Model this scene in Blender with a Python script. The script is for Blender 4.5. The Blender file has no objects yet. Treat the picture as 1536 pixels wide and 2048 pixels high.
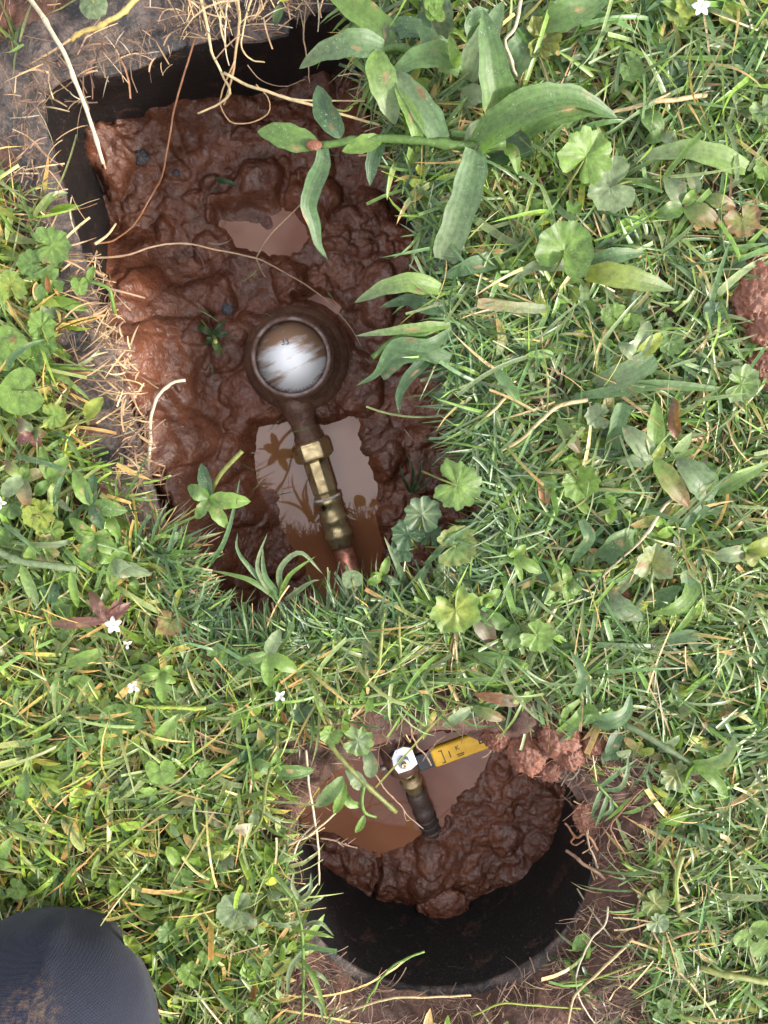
import bpy, math, random
import numpy as np
from mathutils import Vector, Matrix, Euler

random.seed(7)
rng = np.random.default_rng(7)
scene = bpy.context.scene
col = scene.collection

# ---------------------------------------------------------------- camera
H = 0.65                     # height of the lens over the lawn, metres
TILT = math.radians(9.0)     # the phone looks a little towards the kneeling person
FPX = 1540.0                 # focal length in pixels of the 1536 px wide photograph
cam_data = bpy.data.cameras.new('camera')
cam_data.sensor_fit = 'HORIZONTAL'
cam_data.angle = 2 * math.atan(768.0 / FPX)
cam_data.clip_start = 0.01
cam_data.clip_end = 60.0
cam = bpy.data.objects.new('camera', cam_data)
cam.location = (0, 0, H)
cam.rotation_euler = (-TILT, math.radians(-1.0), 0)
col.objects.link(cam)
scene.camera = cam

# ---------------------------------------------------------------- light
CLOUD_AT = (6.59, 15.77, 6.06)        # offset chosen to set bright cloud overhead, gaps around it, for the puddle reflections
SUN_EL, SUN_AZ = 29.0, -20.0     # azimuth measured from +X towards +Y
world = bpy.data.worlds.new('World')
scene.world = world
world.use_nodes = True
wn, wl = world.node_tree.nodes, world.node_tree.links
sky = wn.new('ShaderNodeTexSky')
sky.sky_type = 'NISHITA'
sky.sun_disc = False
sky.sun_elevation = math.radians(SUN_EL)
sky.sun_rotation = math.radians(90.0 - SUN_AZ)
sky.air_density = 1.0
sky.dust_density = 5.0
sky.ozone_density = 1.0
wn['Background'].inputs['Strength'].default_value = 0.13
# a bright veil of thin cloud, its gaps placed to darken some puddle reflections
wtc = wn.new('ShaderNodeTexCoord')
wnz = wn.new('ShaderNodeTexNoise')
wnz.inputs['Scale'].default_value = 3.2
wnz.inputs['Detail'].default_value = 6
wnz.inputs['Roughness'].default_value = 0.55
wmp = wn.new('ShaderNodeMapping')
wmp.inputs['Location'].default_value = CLOUD_AT
wl.new(wtc.outputs['Generated'], wmp.inputs['Vector'])
wl.new(wmp.outputs[0], wnz.inputs['Vector'])
wrp = wn.new('ShaderNodeValToRGB')
wrp.color_ramp.elements[0].position, wrp.color_ramp.elements[0].color = 0.42, (0.10, 0.10, 0.10, 1)
wrp.color_ramp.elements[1].position, wrp.color_ramp.elements[1].color = 0.58, (1.0, 1.0, 1.0, 1)
wl.new(wnz.outputs[0], wrp.inputs['Fac'])
wmx = wn.new('ShaderNodeMix')
wmx.data_type = 'RGBA'
wl.new(wrp.outputs[0], wmx.inputs[0])
wl.new(sky.outputs[0], wmx.inputs[6])
wmx.inputs[7].default_value = (11.3, 11.0, 11.3, 1)
wl.new(wmx.outputs[2], wn['Background'].inputs['Color'])
sun_data = bpy.data.lights.new('sun', 'SUN')
sun_data.energy = 3.6
sun_data.angle = math.radians(7.0)
sun_data.color = (1.0, 0.95, 0.87)
sun = bpy.data.objects.new('sun', sun_data)
sd = Vector((math.cos(math.radians(SUN_EL)) * math.cos(math.radians(SUN_AZ)),
             math.cos(math.radians(SUN_EL)) * math.sin(math.radians(SUN_AZ)),
             math.sin(math.radians(SUN_EL))))
sun.rotation_euler = (-sd).to_track_quat('-Z', 'Y').to_euler()
sun.location = (1.5, -0.5, 0.9)
col.objects.link(sun)
scene.view_settings.view_transform = 'Standard'
scene.view_settings.look = 'None'
scene.view_settings.gamma = 1.0
scene.view_settings.use_curve_mapping = False
scene.view_settings.exposure = 1.1

# ---------------------------------------------------------------- placing helpers
RC = np.array(cam.rotation_euler.to_matrix())

def P(px, py, h=0.0):
    """The point at height h (metres) where the photograph's pixel meets that level."""
    d = RC @ np.array(((px - 768.0) / FPX, -(py - 1024.0) / FPX, -1.0))
    t = (H - h) / (-d[2])
    return np.array((d[0] * t, d[1] * t, h))

def to_px(x, y, z):
    x, y, z = np.broadcast_arrays(np.asarray(x, float), y, np.asarray(z, float) - H)
    q = np.stack([x, y, z], -1) @ RC
    return 768.0 - FPX * q[..., 0] / q[..., 2], 1024.0 + FPX * q[..., 1] / q[..., 2]

PXM = H / FPX   # metres of lawn per photograph pixel, near the middle

# ---------------------------------------------------------------- noise
_tab = {}
def vnoise(x, y, seed=0):
    if seed not in _tab:
        _tab[seed] = np.random.default_rng(1000 + seed).random((256, 256))
    T = _tab[seed]
    xi, yi = np.floor(x).astype(int), np.floor(y).astype(int)
    fx, fy = x - xi, y - yi
    fx = fx * fx * fx * (fx * (fx * 6 - 15) + 10)
    fy = fy * fy * fy * (fy * (fy * 6 - 15) + 10)
    a, b = T[xi & 255, yi & 255], T[(xi + 1) & 255, yi & 255]
    c, d = T[xi & 255, (yi + 1) & 255], T[(xi + 1) & 255, (yi + 1) & 255]
    return (a + (b - a) * fx) * (1 - fy) + (c + (d - c) * fx) * fy

def fbm(x, y, octv=4, seed=0, gain=0.5, lac=2.03):
    s, a, t = 0.0, 1.0, 0.0
    for k in range(octv):
        s = s + a * (vnoise(x * lac ** k + 17.3 * k, y * lac ** k - 9.1 * k, seed + k) - 0.5)
        t += a
        a *= gain
    return s / t * 2.0

def in_poly(px, py, poly):
    px, py = np.asarray(px, float), np.asarray(py, float)
    ins = np.zeros(np.broadcast(px, py).shape, bool)
    n = len(poly)
    for i in range(n):
        x0, y0 = poly[i]
        x1, y1 = poly[(i + 1) % n]
        c = ((y0 > py) != (y1 > py)) & (px < (x1 - x0) * (py - y0) / ((y1 - y0) if y1 != y0 else 1e-9) + x0)
        ins ^= c
    return ins

def poly_dist(px, py, poly):
    """signed distance, negative inside"""
    px, py = np.asarray(px, float), np.asarray(py, float)
    best = np.full(np.broadcast(px, py).shape, 1e9)
    n = len(poly)
    for i in range(n):
        x0, y0 = poly[i]
        x1, y1 = poly[(i + 1) % n]
        dx, dy = x1 - x0, y1 - y0
        t = np.clip(((px - x0) * dx + (py - y0) * dy) / (dx * dx + dy * dy + 1e-12), 0, 1)
        best = np.minimum(best, np.hypot(px - x0 - t * dx, py - y0 - t * dy))
    return np.where(in_poly(px, py, poly), -best, best)

def smooth01(x, a, b):
    t = np.clip((x - a) / (b - a), 0, 1)
    return t * t * (3 - 2 * t)

# ---------------------------------------------------------------- mesh helpers
def mesh_np(name, verts, faces, mat, colors=None, st=None, smooth=True):
    me = bpy.data.meshes.new(name)
    verts = np.asarray(verts, np.float32).reshape(-1, 3)
    faces = np.asarray(faces, np.int32)
    k = faces.shape[1]
    me.vertices.add(len(verts))
    me.vertices.foreach_set('co', verts.ravel())
    me.loops.add(faces.size)
    me.loops.foreach_set('vertex_index', faces.ravel())
    me.polygons.add(len(faces))
    me.polygons.foreach_set('loop_start', np.arange(0, faces.size, k, dtype=np.int32))
    me.polygons.foreach_set('loop_total', np.full(len(faces), k, np.int32))
    if smooth:
        me.polygons.foreach_set('use_smooth', np.ones(len(faces), bool))
    if colors is not None:
        a = me.attributes.new('Col', 'FLOAT_COLOR', 'POINT')
        c = np.ones((len(verts), 4), np.float32)
        c[:, :3] = colors
        a.data.foreach_set('color', c.ravel())
    if st is not None:
        a = me.attributes.new('st', 'FLOAT_VECTOR', 'POINT')
        a.data.foreach_set('vector', np.asarray(st, np.float32).ravel())
    me.update(calc_edges=True)
    me.validate()
    if mat is not None:
        me.materials.append(mat)
    return me

def link(name, me, parent=None, **props):
    o = bpy.data.objects.new(name, me)
    col.objects.link(o)
    if parent is not None:
        o.parent = parent
        o.matrix_parent_inverse = parent_inverse(parent)
    for k, v in props.items():
        o[k] = v
    return o

def parent_inverse(p):
    return Matrix.LocRotScale(p.location, p.rotation_euler, p.scale).inverted()

def thing(name, label, category, loc=(0, 0, 0), group=None):
    o = bpy.data.objects.new(name, None)
    o.empty_display_size = 0.01
    o.location = [float(c) for c in loc]
    col.objects.link(o)
    o['label'] = label
    o['category'] = category
    if group:
        o['group'] = group
    return o

class MB:
    """collects pieces of one mesh (quads and triangles)"""
    def __init__(self):
        self.v, self.f, self.c, self.s, self.n = [], [], [], [], 0
    def add(self, v, f, c=None, s=None):
        v = np.asarray(v, float).reshape(-1, 3)
        self.v.append(v)
        self.f += [tuple(int(i) + self.n for i in q) for q in f]
        self.c.append(np.broadcast_to(np.asarray(c if c is not None else (1, 1, 1), float), v.shape))
        self.s.append(np.zeros_like(v) if s is None else np.asarray(s, float))
        self.n += len(v)
        return self
    def build(self, name, mat, parent=None, smooth=True, **props):
        me = bpy.data.meshes.new(name)
        V = np.concatenate(self.v)
        me.from_pydata(V.tolist(), [], self.f)
        if smooth:
            me.polygons.foreach_set('use_smooth', np.ones(len(me.polygons), bool))
        a = me.attributes.new('Col', 'FLOAT_COLOR', 'POINT')
        c = np.ones((len(V), 4), np.float32)
        c[:, :3] = np.concatenate(self.c)
        a.data.foreach_set('color', c.ravel())
        a = me.attributes.new('st', 'FLOAT_VECTOR', 'POINT')
        a.data.foreach_set('vector', np.concatenate(self.s).astype(np.float32).ravel())
        me.update()
        for m in (mat if isinstance(mat, (list, tuple)) else [mat]):
            me.materials.append(m)
        return link(name, me, parent, **props)

def unit(v):
    v = np.asarray(v, float)
    return v / (np.linalg.norm(v) + 1e-12)

def spline(pts, n):
    """Catmull-Rom through pts, n+1 samples"""
    p = np.asarray(pts, float)
    if len(p) == 2:
        p = np.array([p[0], (p[0] + p[1]) / 2, p[1]])
    q = np.vstack([2 * p[0] - p[1], p, 2 * p[-1] - p[-2]])
    d = np.concatenate([[0], np.cumsum(np.linalg.norm(np.diff(p, axis=0), axis=1))])
    out = []
    for s in np.linspace(0, d[-1], n + 1):
        i = min(max(int(np.searchsorted(d, s, side='right')) - 1, 0), len(p) - 2)
        t = (s - d[i]) / max(d[i + 1] - d[i], 1e-9)
        a, b, c, e = q[i], q[i + 1], q[i + 2], q[i + 3]
        out.append(0.5 * ((2 * b) + (-a + c) * t + (2 * a - 5 * b + 4 * c - e) * t * t + (-a + 3 * b - 3 * c + e) * t ** 3))
    return np.array(out)

def tube(mb, pts, r, n=12, sides=6, c=(1, 1, 1), taper=1.0, knots=0, cap=True):
    """a tube along a spline; r may be a list of radii along it"""
    p = spline(pts, n)
    m = len(p)
    rr = np.interp(np.linspace(0, 1, m), np.linspace(0, 1, len(r)), r) if isinstance(r, (list, tuple)) else r * np.linspace(1, taper, m)
    if knots:
        for k in range(knots):
            i = int((k + 0.7) / knots * (m - 1))
            rr = np.array(rr)
            rr[i] *= 1.35
    T = np.gradient(p, axis=0)
    T /= np.linalg.norm(T, axis=1)[:, None] + 1e-12
    ref = np.array((0.0, 0.0, 1.0)) if abs(T[:, 2]).max() < 0.95 else np.array((0.31, 0.9, 0.3))
    S = np.cross(T, ref)
    S /= np.linalg.norm(S, axis=1)[:, None] + 1e-12
    N = np.cross(S, T)
    a = np.linspace(0, 2 * math.pi, sides, endpoint=False)
    v = p[:, None, :] + rr[:, None, None] * (np.cos(a)[None, :, None] * S[:, None, :] + np.sin(a)[None, :, None] * N[:, None, :])
    f = [(i * sides + j, i * sides + (j + 1) % sides, (i + 1) * sides + (j + 1) % sides, (i + 1) * sides + j)
         for i in range(m - 1) for j in range(sides)]
    if cap:
        f += [tuple(range(sides - 1, -1, -1)), tuple((m - 1) * sides + j for j in range(sides))]
    st = np.zeros((m, sides, 3))
    st[..., 1] = np.linspace(0, 1, m)[:, None]
    st[..., 0] = 0.5
    mb.add(v, f, c, st.reshape(-1, 3))
    return p

def lathe(mb, prof, origin=(0, 0, 0), axis=(0, 0, 1), sides=32, c=(1, 1, 1), poly=False):
    """revolve (radius, height) pairs about an axis"""
    ax = unit(axis)
    s = unit(np.cross(ax, (0.123, 0.97, 0.2)))
    t = np.cross(ax, s)
    a = np.linspace(0, 2 * math.pi, sides, endpoint=False)
    ring = np.cos(a)[:, None] * s + np.sin(a)[:, None] * t
    v = np.concatenate([np.asarray(origin) + r * ring + h * ax for r, h in prof])
    m = len(prof)
    f = [(i * sides + j, i * sides + (j + 1) % sides, (i + 1) * sides + (j + 1) % sides, (i + 1) * sides + j)
         for i in range(m - 1) for j in range(sides)]
    if prof[0][0] > 1e-6:
        f.append(tuple(range(sides - 1, -1, -1)))
    if prof[-1][0] > 1e-6:
        f.append(tuple((m - 1) * sides + j for j in range(sides)))
    mb.add(v, f, c)

def box(mb, cen, size, rz=0.0, c=(1, 1, 1), X=None, Y=None, Z=None):
    if X is None:
        X, Y, Z = np.array((math.cos(rz), math.sin(rz), 0)), np.array((-math.sin(rz), math.cos(rz), 0)), np.array((0, 0, 1.0))
    v = [np.asarray(cen) + sx * size[0] / 2 * X + sy * size[1] / 2 * Y + sz * size[2] / 2 * Z
         for sz in (-1, 1) for sy in (-1, 1) for sx in (-1, 1)]
    mb.add(v, [(0, 2, 3, 1), (4, 5, 7, 6), (0, 1, 5, 4), (2, 6, 7, 3), (0, 4, 6, 2), (1, 3, 7, 5)], c)

def bevel(o, w, seg=2):
    m = o.modifiers.new('bevel', 'BEVEL')
    m.width = w
    m.segments = seg
    m.limit_method = 'ANGLE'
    m.angle_limit = math.radians(35)

# ---------------------------------------------------------------- materials
def new_mat(name):
    m = bpy.data.materials.new(name)
    m.use_nodes = True
    nt = m.node_tree
    return m, nt.nodes, nt.links, nt.nodes['Principled BSDF'], nt.nodes['Material Output']

def N(nodes, typ, **kw):
    n = nodes.new(typ)
    for k, v in kw.items():
        setattr(n, k, v)
    return n

def noise_node(nodes, links, scale, detail=4, rough=0.55, coord='Object', vec=None, dist=0.0):
    t = nodes.new('ShaderNodeTexNoise')
    t.inputs['Scale'].default_value = scale
    t.inputs['Detail'].default_value = detail
    t.inputs['Roughness'].default_value = rough
    t.inputs['Distortion'].default_value = dist
    if vec is None:
        tc = nodes.new('ShaderNodeTexCoord')
        vec = tc.outputs[coord]
    links.new(vec, t.inputs['Vector'])
    return t

def ramp(nodes, links, fac, stops, interp='LINEAR'):
    r = nodes.new('ShaderNodeValToRGB')
    r.color_ramp.interpolation = interp
    el = r.color_ramp.elements
    while len(el) < len(stops):
        el.new(0.5)
    for e, (p, c) in zip(el, stops):
        e.position = p
        e.color = (*c, 1.0) if len(c) == 3 else c
    links.new(fac, r.inputs['Fac'])
    return r

def mix(nodes, links, fac, a, b, mode='MIX'):
    m = nodes.new('ShaderNodeMix')
    m.data_type = 'RGBA'
    m.blend_type = mode
    for sock, val in ((m.inputs[0], fac), (m.inputs[6], a), (m.inputs[7], b)):
        if hasattr(val, 'is_linked'):
            links.new(val, sock)
        elif isinstance(val, (int, float)):
            sock.default_value = val
        else:
            sock.default_value = (*val, 1.0)
    return m.outputs[2]

def maths(nodes, links, op, a, b=0.5):
    m = nodes.new('ShaderNodeMath')
    m.operation = op
    for sock, val in ((m.inputs[0], a), (m.inputs[1], b)):
        if hasattr(val, 'is_linked'):
            links.new(val, sock)
        else:
            sock.default_value = val
    return m.outputs[0]

def bump(nodes, links, bsdf, height, strength, dist):
    b = nodes.new('ShaderNodeBump')
    b.inputs['Strength'].default_value = strength
    b.inputs['Distance'].default_value = dist
    links.new(height, b.inputs['Height'])
    links.new(b.outputs[0], bsdf.inputs['Normal'])

def leaf_mat(name, transl=0.3, rough=0.42, veins=True, spots=True):
    m, n, l, b, out = new_mat(name)
    ca = N(n, 'ShaderNodeAttribute', attribute_name='Col')
    sa = N(n, 'ShaderNodeAttribute', attribute_name='st')
    base = ca.outputs['Color']
    nz = noise_node(n, l, 230, 5, 0.65)
    base = mix(n, l, 0.7, base, ramp(n, l, nz.outputs[0], [(0.3, (0.5, 0.52, 0.5)), (0.7, (1.42, 1.4, 1.3))]).outputs[0], 'MULTIPLY')
    if veins:
        sx = N(n, 'ShaderNodeSeparateXYZ')
        l.new(sa.outputs['Vector'], sx.inputs[0])
        cs = maths(n, l, 'COSINE', maths(n, l, 'MULTIPLY', sx.outputs[0], 2 * math.pi))
        vr = ramp(n, l, cs, [(0.72, (0, 0, 0)), (0.97, (1, 1, 1))])
        base = mix(n, l, maths(n, l, 'MULTIPLY', vr.outputs[0], 0.12), base, mix(n, l, 0.5, base, (0.34, 0.42, 0.18)))
        fine = maths(n, l, 'COSINE', maths(n, l, 'MULTIPLY', sx.outputs[0], 2 * math.pi * 5))
        hh = maths(n, l, 'ADD', maths(n, l, 'MULTIPLY', cs, -1.0), maths(n, l, 'MULTIPLY', fine, 0.25))
        bump(n, l, b, hh, 0.16, 0.0005)
    if spots:
        # dried specks of dust and spray on the blades
        s1 = noise_node(n, l, 620, 2, 0.5)
        s2 = noise_node(n, l, 60, 2, 0.5)
        f = maths(n, l, 'MULTIPLY', ramp(n, l, s1.outputs[0], [(0.62, (0, 0, 0)), (0.70, (1, 1, 1))]).outputs[0],
                  ramp(n, l, s2.outputs[0], [(0.45, (0, 0, 0)), (0.62, (0.5, 0.5, 0.5))]).outputs[0])
        base = mix(n, l, f, base, (0.38, 0.42, 0.34))
    l.new(base, b.inputs['Base Color'])
    b.inputs['Roughness'].default_value = rough
    b.inputs['Specular IOR Level'].default_value = 0.5
    if transl > 0:
        tr = N(n, 'ShaderNodeBsdfTranslucent')
        l.new(mix(n, l, 1.0, base, (1.25, 1.35, 0.55), 'MULTIPLY'), tr.inputs['Color'])
        ms = N(n, 'ShaderNodeMixShader')
        ms.inputs[0].default_value = transl
        l.new(b.outputs[0], ms.inputs[1])
        l.new(tr.outputs[0], ms.inputs[2])
        l.new(ms.outputs[0], out.inputs['Surface'])
    return m

M = {}
M['leaf'] = leaf_mat('leaf_green', 0.34, 0.48)
M['grass'] = leaf_mat('grass_blade', 0.30, 0.36, veins=False)
M['dry'] = leaf_mat('dry_straw', 0.0, 0.6, veins=False, spots=False)
M['petal'] = leaf_mat('petal_white', 0.3, 0.5, veins=False, spots=False)

def soil_mat():
    m, n, l, b, out = new_mat('red_soil')
    a = noise_node(n, l, 28, 6, 0.65)
    c = ramp(n, l, a.outputs[0], [(0.25, (0.028, 0.014, 0.010)), (0.5, (0.085, 0.038, 0.025)), (0.75, (0.20, 0.095, 0.064))])
    f = noise_node(n, l, 420, 5, 0.7)
    base = mix(n, l, 0.6, c.outputs[0], ramp(n, l, f.outputs[0], [(0.3, (0.4, 0.4, 0.4)), (0.7, (1.35, 1.3, 1.25))]).outputs[0], 'MULTIPLY')
    # grey organic crust in patches
    g = noise_node(n, l, 45, 5, 0.7)
    base = mix(n, l, maths(n, l, 'MULTIPLY', ramp(n, l, g.outputs[0], [(0.52, (0, 0, 0)), (0.66, (1, 1, 1))]).outputs[0], 0.5), base, (0.12, 0.085, 0.07))
    l.new(base, b.inputs['Base Color'])
    b.inputs['Roughness'].default_value = 0.75
    k = noise_node(n, l, 330, 8, 0.72)
    bump(n, l, b, k.outputs[0], 0.9, 0.004)
    return m
M['soil'] = soil_mat()

def mud_mat(name='wet_red_mud', k=1.0, rough=(0.12, 0.40), coat=0.8):
    m, n, l, b, out = new_mat(name)
    a = noise_node(n, l, 35, 5, 0.6, dist=0.4)
    c = ramp(n, l, a.outputs[0], [(0.28, (0.070 * k, 0.023 * k, 0.011 * k)), (0.5, (0.145 * k, 0.050 * k, 0.025 * k)), (0.72, (0.22 * k, 0.088 * k, 0.048 * k))])
    f = noise_node(n, l, 500, 4, 0.65)
    base = mix(n, l, 0.5, c.outputs[0], ramp(n, l, f.outputs[0], [(0.3, (0.6, 0.6, 0.6)), (0.7, (1.25, 1.25, 1.25))]).outputs[0], 'MULTIPLY')
    big = noise_node(n, l, 11, 3, 0.55, dist=0.6)
    base = mix(n, l, ramp(n, l, big.outputs[0], [(0.42, (0, 0, 0)), (0.62, (0.6, 0.6, 0.6))]).outputs[0], base, (0.080 * k, 0.034 * k, 0.022 * k))
    l.new(base, b.inputs['Base Color'])
    r = noise_node(n, l, 40, 3, 0.6)
    l.new(ramp(n, l, r.outputs[0], [(0.35, (rough[0],) * 3), (0.65, (rough[1],) * 3)]).outputs[0], b.inputs['Roughness'])
    b.inputs['Specular IOR Level'].default_value = 0.45
    h1 = noise_node(n, l, 150, 7, 0.6, dist=0.5)
    h2 = noise_node(n, l, 700, 3, 0.6)
    bump(n, l, b, maths(n, l, 'ADD', h1.outputs[0], maths(n, l, 'MULTIPLY', h2.outputs[0], 0.12)), 0.55, 0.005)
    # a film of water lies only here and there
    wet = noise_node(n, l, 75, 4, 0.6)
    wf = ramp(n, l, wet.outputs[0], [(0.46, (0, 0, 0)), (0.60, (coat, coat, coat))])
    l.new(wf.outputs[0], b.inputs['Coat Weight'])
    b.inputs['Coat Roughness'].default_value = 0.10
    b.inputs['Coat IOR'].default_value = 1.45
    bm = n['Bump']
    l.new(bm.outputs[0], b.inputs['Coat Normal'])
    return m
M['mud'] = mud_mat()
M['clod'] = mud_mat('lawn_clod', 1.15, (0.4, 0.7), 0.15)

def water_mat():
    m, n, l, b, out = new_mat('muddy_water')
    a = noise_node(n, l, 14, 3, 0.5)
    c = ramp(n, l, a.outputs[0], [(0.3, (0.20, 0.078, 0.037)), (0.7, (0.27, 0.112, 0.056))])
    l.new(c.outputs[0], b.inputs['Base Color'])
    b.inputs['Roughness'].default_value = 0.035
    b.inputs['IOR'].default_value = 1.56
    h = noise_node(n, l, 30, 2, 0.5)
    bump(n, l, b, h.outputs[0], 0.04, 0.002)
    return m
M['water'] = water_mat()

def plastic_mat(name, dirt, dirt_col=(0.17, 0.105, 0.075), lo=0.42, base_col=(0.012, 0.012, 0.0135), spec=0.5):
    m, n, l, b, out = new_mat(name)
    a = noise_node(n, l, 38, 8, 0.72, dist=0.6)
    g = noise_node(n, l, 420, 4, 0.7)
    mask = maths(n, l, 'MULTIPLY', ramp(n, l, a.outputs[0], [(lo, (0, 0, 0)), (lo + 0.2, (1, 1, 1))]).outputs[0], dirt)
    base = mix(n, l, 0.5, base_col, ramp(n, l, g.outputs[0], [(0.35, (0.3, 0.3, 0.3)), (0.7, (2.4, 2.3, 2.2))]).outputs[0], 'MULTIPLY')
    sp = ramp(n, l, g.outputs[0], [(0.60, (0, 0, 0)), (0.72, (0.6, 0.6, 0.6))])
    dc = mix(n, l, 0.7, dirt_col, ramp(n, l, g.outputs[0], [(0.3, (0.45, 0.42, 0.4)), (0.7, (1.5, 1.5, 1.5))]).outputs[0], 'MULTIPLY')
    base = mix(n, l, maths(n, l, 'MULTIPLY', sp.outputs[0], dirt), base, (0.2, 0.15, 0.12))
    l.new(mix(n, l, mask, base, dc), b.inputs['Base Color'])
    b.inputs['Roughness'].default_value = 0.5
    b.inputs['Specular IOR Level'].default_value = spec
    k = noise_node(n, l, 240, 7, 0.7)
    bump(n, l, b, maths(n, l, 'ADD', k.outputs[0], mask), 0.6, 0.003)
    return m
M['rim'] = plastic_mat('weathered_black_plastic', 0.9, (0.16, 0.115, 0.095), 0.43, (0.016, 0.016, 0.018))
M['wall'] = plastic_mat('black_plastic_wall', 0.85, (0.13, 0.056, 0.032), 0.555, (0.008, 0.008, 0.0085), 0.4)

def simple(name, c, rough=0.5, metal=0.0, nscale=0, ncol=None, namt=0.5, bumpd=0.0, nlo=0.45, nhi=0.6):
    m, n, l, b, out = new_mat(name)
    b.inputs['Roughness'].default_value = rough
    b.inputs['Metallic'].default_value = metal
    b.inputs['Base Color'].default_value = (*c, 1)
    if nscale:
        a = noise_node(n, l, nscale, 6, 0.65, dist=0.5)
        f = maths(n, l, 'MULTIPLY', ramp(n, l, a.outputs[0], [(nlo, (0, 0, 0)), (nhi, (1, 1, 1))]).outputs[0], namt)
        l.new(mix(n, l, f, c, ncol), b.inputs['Base Color'])
        if metal:
            l.new(maths(n, l, 'MULTIPLY', maths(n, l, 'SUBTRACT', 1.0, f), metal), b.inputs['Metallic'])
        l.new(maths(n, l, 'ADD', maths(n, l, 'MULTIPLY', f, 0.4), rough), b.inputs['Roughness'])
        if bumpd:
            bump(n, l, b, a.outputs[0], 0.7, bumpd)
    return m
MUDC = (0.13, 0.058, 0.036)
M['brass'] = simple('brass', (0.62, 0.50, 0.27), 0.27, 1.0, 60, (0.16, 0.09, 0.05), 0.7, 0.0006, 0.38, 0.72)
M['muddy_metal'] = simple('muddy_bronze', (0.15, 0.08, 0.05), 0.38, 0.1, 55, (0.075, 0.032, 0.02), 0.9, 0.003)
M['ring_metal'] = simple('worn_bezel', (0.19, 0.14, 0.125), 0.36, 0.1, 70, (0.085, 0.038, 0.022), 0.9, 0.0015)
M['copper'] = simple('copper', (0.60, 0.27, 0.18), 0.32, 0.85, 80, (0.13, 0.04, 0.025), 0.8, 0.0008, 0.5, 0.64)
M['chrome'] = simple('zinc_plate', (0.78, 0.82, 0.84), 0.38, 0.5, 60, (0.45, 0.44, 0.43), 0.3)
M['yellow'] = simple('yellow_vinyl', (0.66, 0.38, 0.012), 0.45, 0, 40, (0.42, 0.22, 0.01), 0.45)
M['black'] = simple('black_print', (0.012, 0.012, 0.014), 0.5)
M['black_rubber'] = simple('black_grip', (0.015, 0.017, 0.022), 0.42)
M['dark_pipe'] = simple('muddy_pipe', (0.075, 0.05, 0.04), 0.45, 0, 60, (0.03, 0.02, 0.017), 0.8, 0.002)
M['stone'] = simple('dark_stone', (0.045, 0.05, 0.06), 0.45, 0, 90, (0.10, 0.05, 0.035), 0.6, 0.002)

def dial_mat():
    m, n, l, b, out = new_mat('register_face')
    tc = N(n, 'ShaderNodeTexCoord')
    rt = N(n, 'ShaderNodeMapping')
    rt.inputs['Rotation'].default_value = (0, 0, math.radians(-24))
    mp = N(n, 'ShaderNodeMapping')
    mp.inputs['Scale'].default_value = (17, 88, 30)
    mp.inputs['Location'].default_value = (3.1, 0.6, 0)
    l.new(tc.outputs['Object'], rt.inputs[0])
    l.new(rt.outputs[0], mp.inputs[0])
    a = N(n, 'ShaderNodeTexNoise')
    a.inputs['Scale'].default_value = 1.0
    a.inputs['Detail'].default_value = 5
    a.inputs['Roughness'].default_value = 0.6
    a.inputs['Distortion'].default_value = 0.0
    l.new(mp.outputs[0], a.inputs['Vector'])
    sx = N(n, 'ShaderNodeSeparateXYZ')
    l.new(tc.outputs['Object'], sx.inputs[0])
    # the smear of mud is thickest across the upper half of the glass
    off = N(n, 'ShaderNodeVectorMath', operation='DISTANCE')
    l.new(tc.outputs['Object'], off.inputs[0])
    off.inputs[1].default_value = (0.004, -0.013, 0)
    g = maths(n, l, 'ADD', maths(n, l, 'MULTIPLY', a.outputs[0], 1.2), maths(n, l, 'MULTIPLY', maths(n, l, 'SUBTRACT', off.outputs['Value'], 0.034), 9.0))
    f = ramp(n, l, g, [(0.50, (0, 0, 0)), (0.68, (1, 1, 1))])
    c = mix(n, l, f.outputs[0], (0.84, 0.86, 0.88), (0.36, 0.22, 0.14))
    l.new(c, b.inputs['Base Color'])
    b.inputs['Roughness'].default_value = 0.22
    return m
M['dial'] = dial_mat()

def fabric_mat():
    m, n, l, b, out = new_mat('navy_weave')
    tc = N(n, 'ShaderNodeTexCoord')
    v = N(n, 'ShaderNodeTexVoronoi')
    v.inputs['Scale'].default_value = 620
    v.inputs['Randomness'].default_value = 0.25
    l.new(tc.outputs['Object'], v.inputs['Vector'])
    wv = ramp(n, l, v.outputs['Distance'], [(0.15, (1, 1, 1)), (0.6, (0, 0, 0))]).outputs[0]
    base = mix(n, l, wv, (0.004, 0.006, 0.016), (0.011, 0.016, 0.043))
    d = noise_node(n, l, 26, 6, 0.7)
    d2 = noise_node(n, l, 150, 6, 0.7)
    # clay rubbed into the knee, round one spot of the cloth
    vd = N(n, 'ShaderNodeVectorMath', operation='LENGTH')
    l.new(tc.outputs['Object'], vd.inputs[0])
    near = ramp(n, l, maths(n, l, 'MULTIPLY', vd.outputs['Value'], 10.0), [(0.05, (1, 1, 1)), (0.30, (0, 0, 0))])
    f = maths(n, l, 'MULTIPLY', near.outputs[0], ramp(n, l, d2.outputs[0], [(0.46, (0, 0, 0)), (0.64, (0.65, 0.65, 0.65))]).outputs[0])
    base = mix(n, l, f, base, (0.16, 0.10, 0.06))
    dust = ramp(n, l, d.outputs[0], [(0.5, (0, 0, 0)), (0.85, (0.05, 0.05, 0.05))])
    base = mix(n, l, dust.outputs[0], base, (0.13, 0.125, 0.15))
    l.new(base, b.inputs['Base Color'])
    b.inputs['Roughness'].default_value = 0.85
    b.inputs['Sheen Weight'].default_value = 0.05
    bump(n, l, b, wv, 0.4, 0.0006)
    return m
M['fabric'] = fabric_mat()

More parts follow.
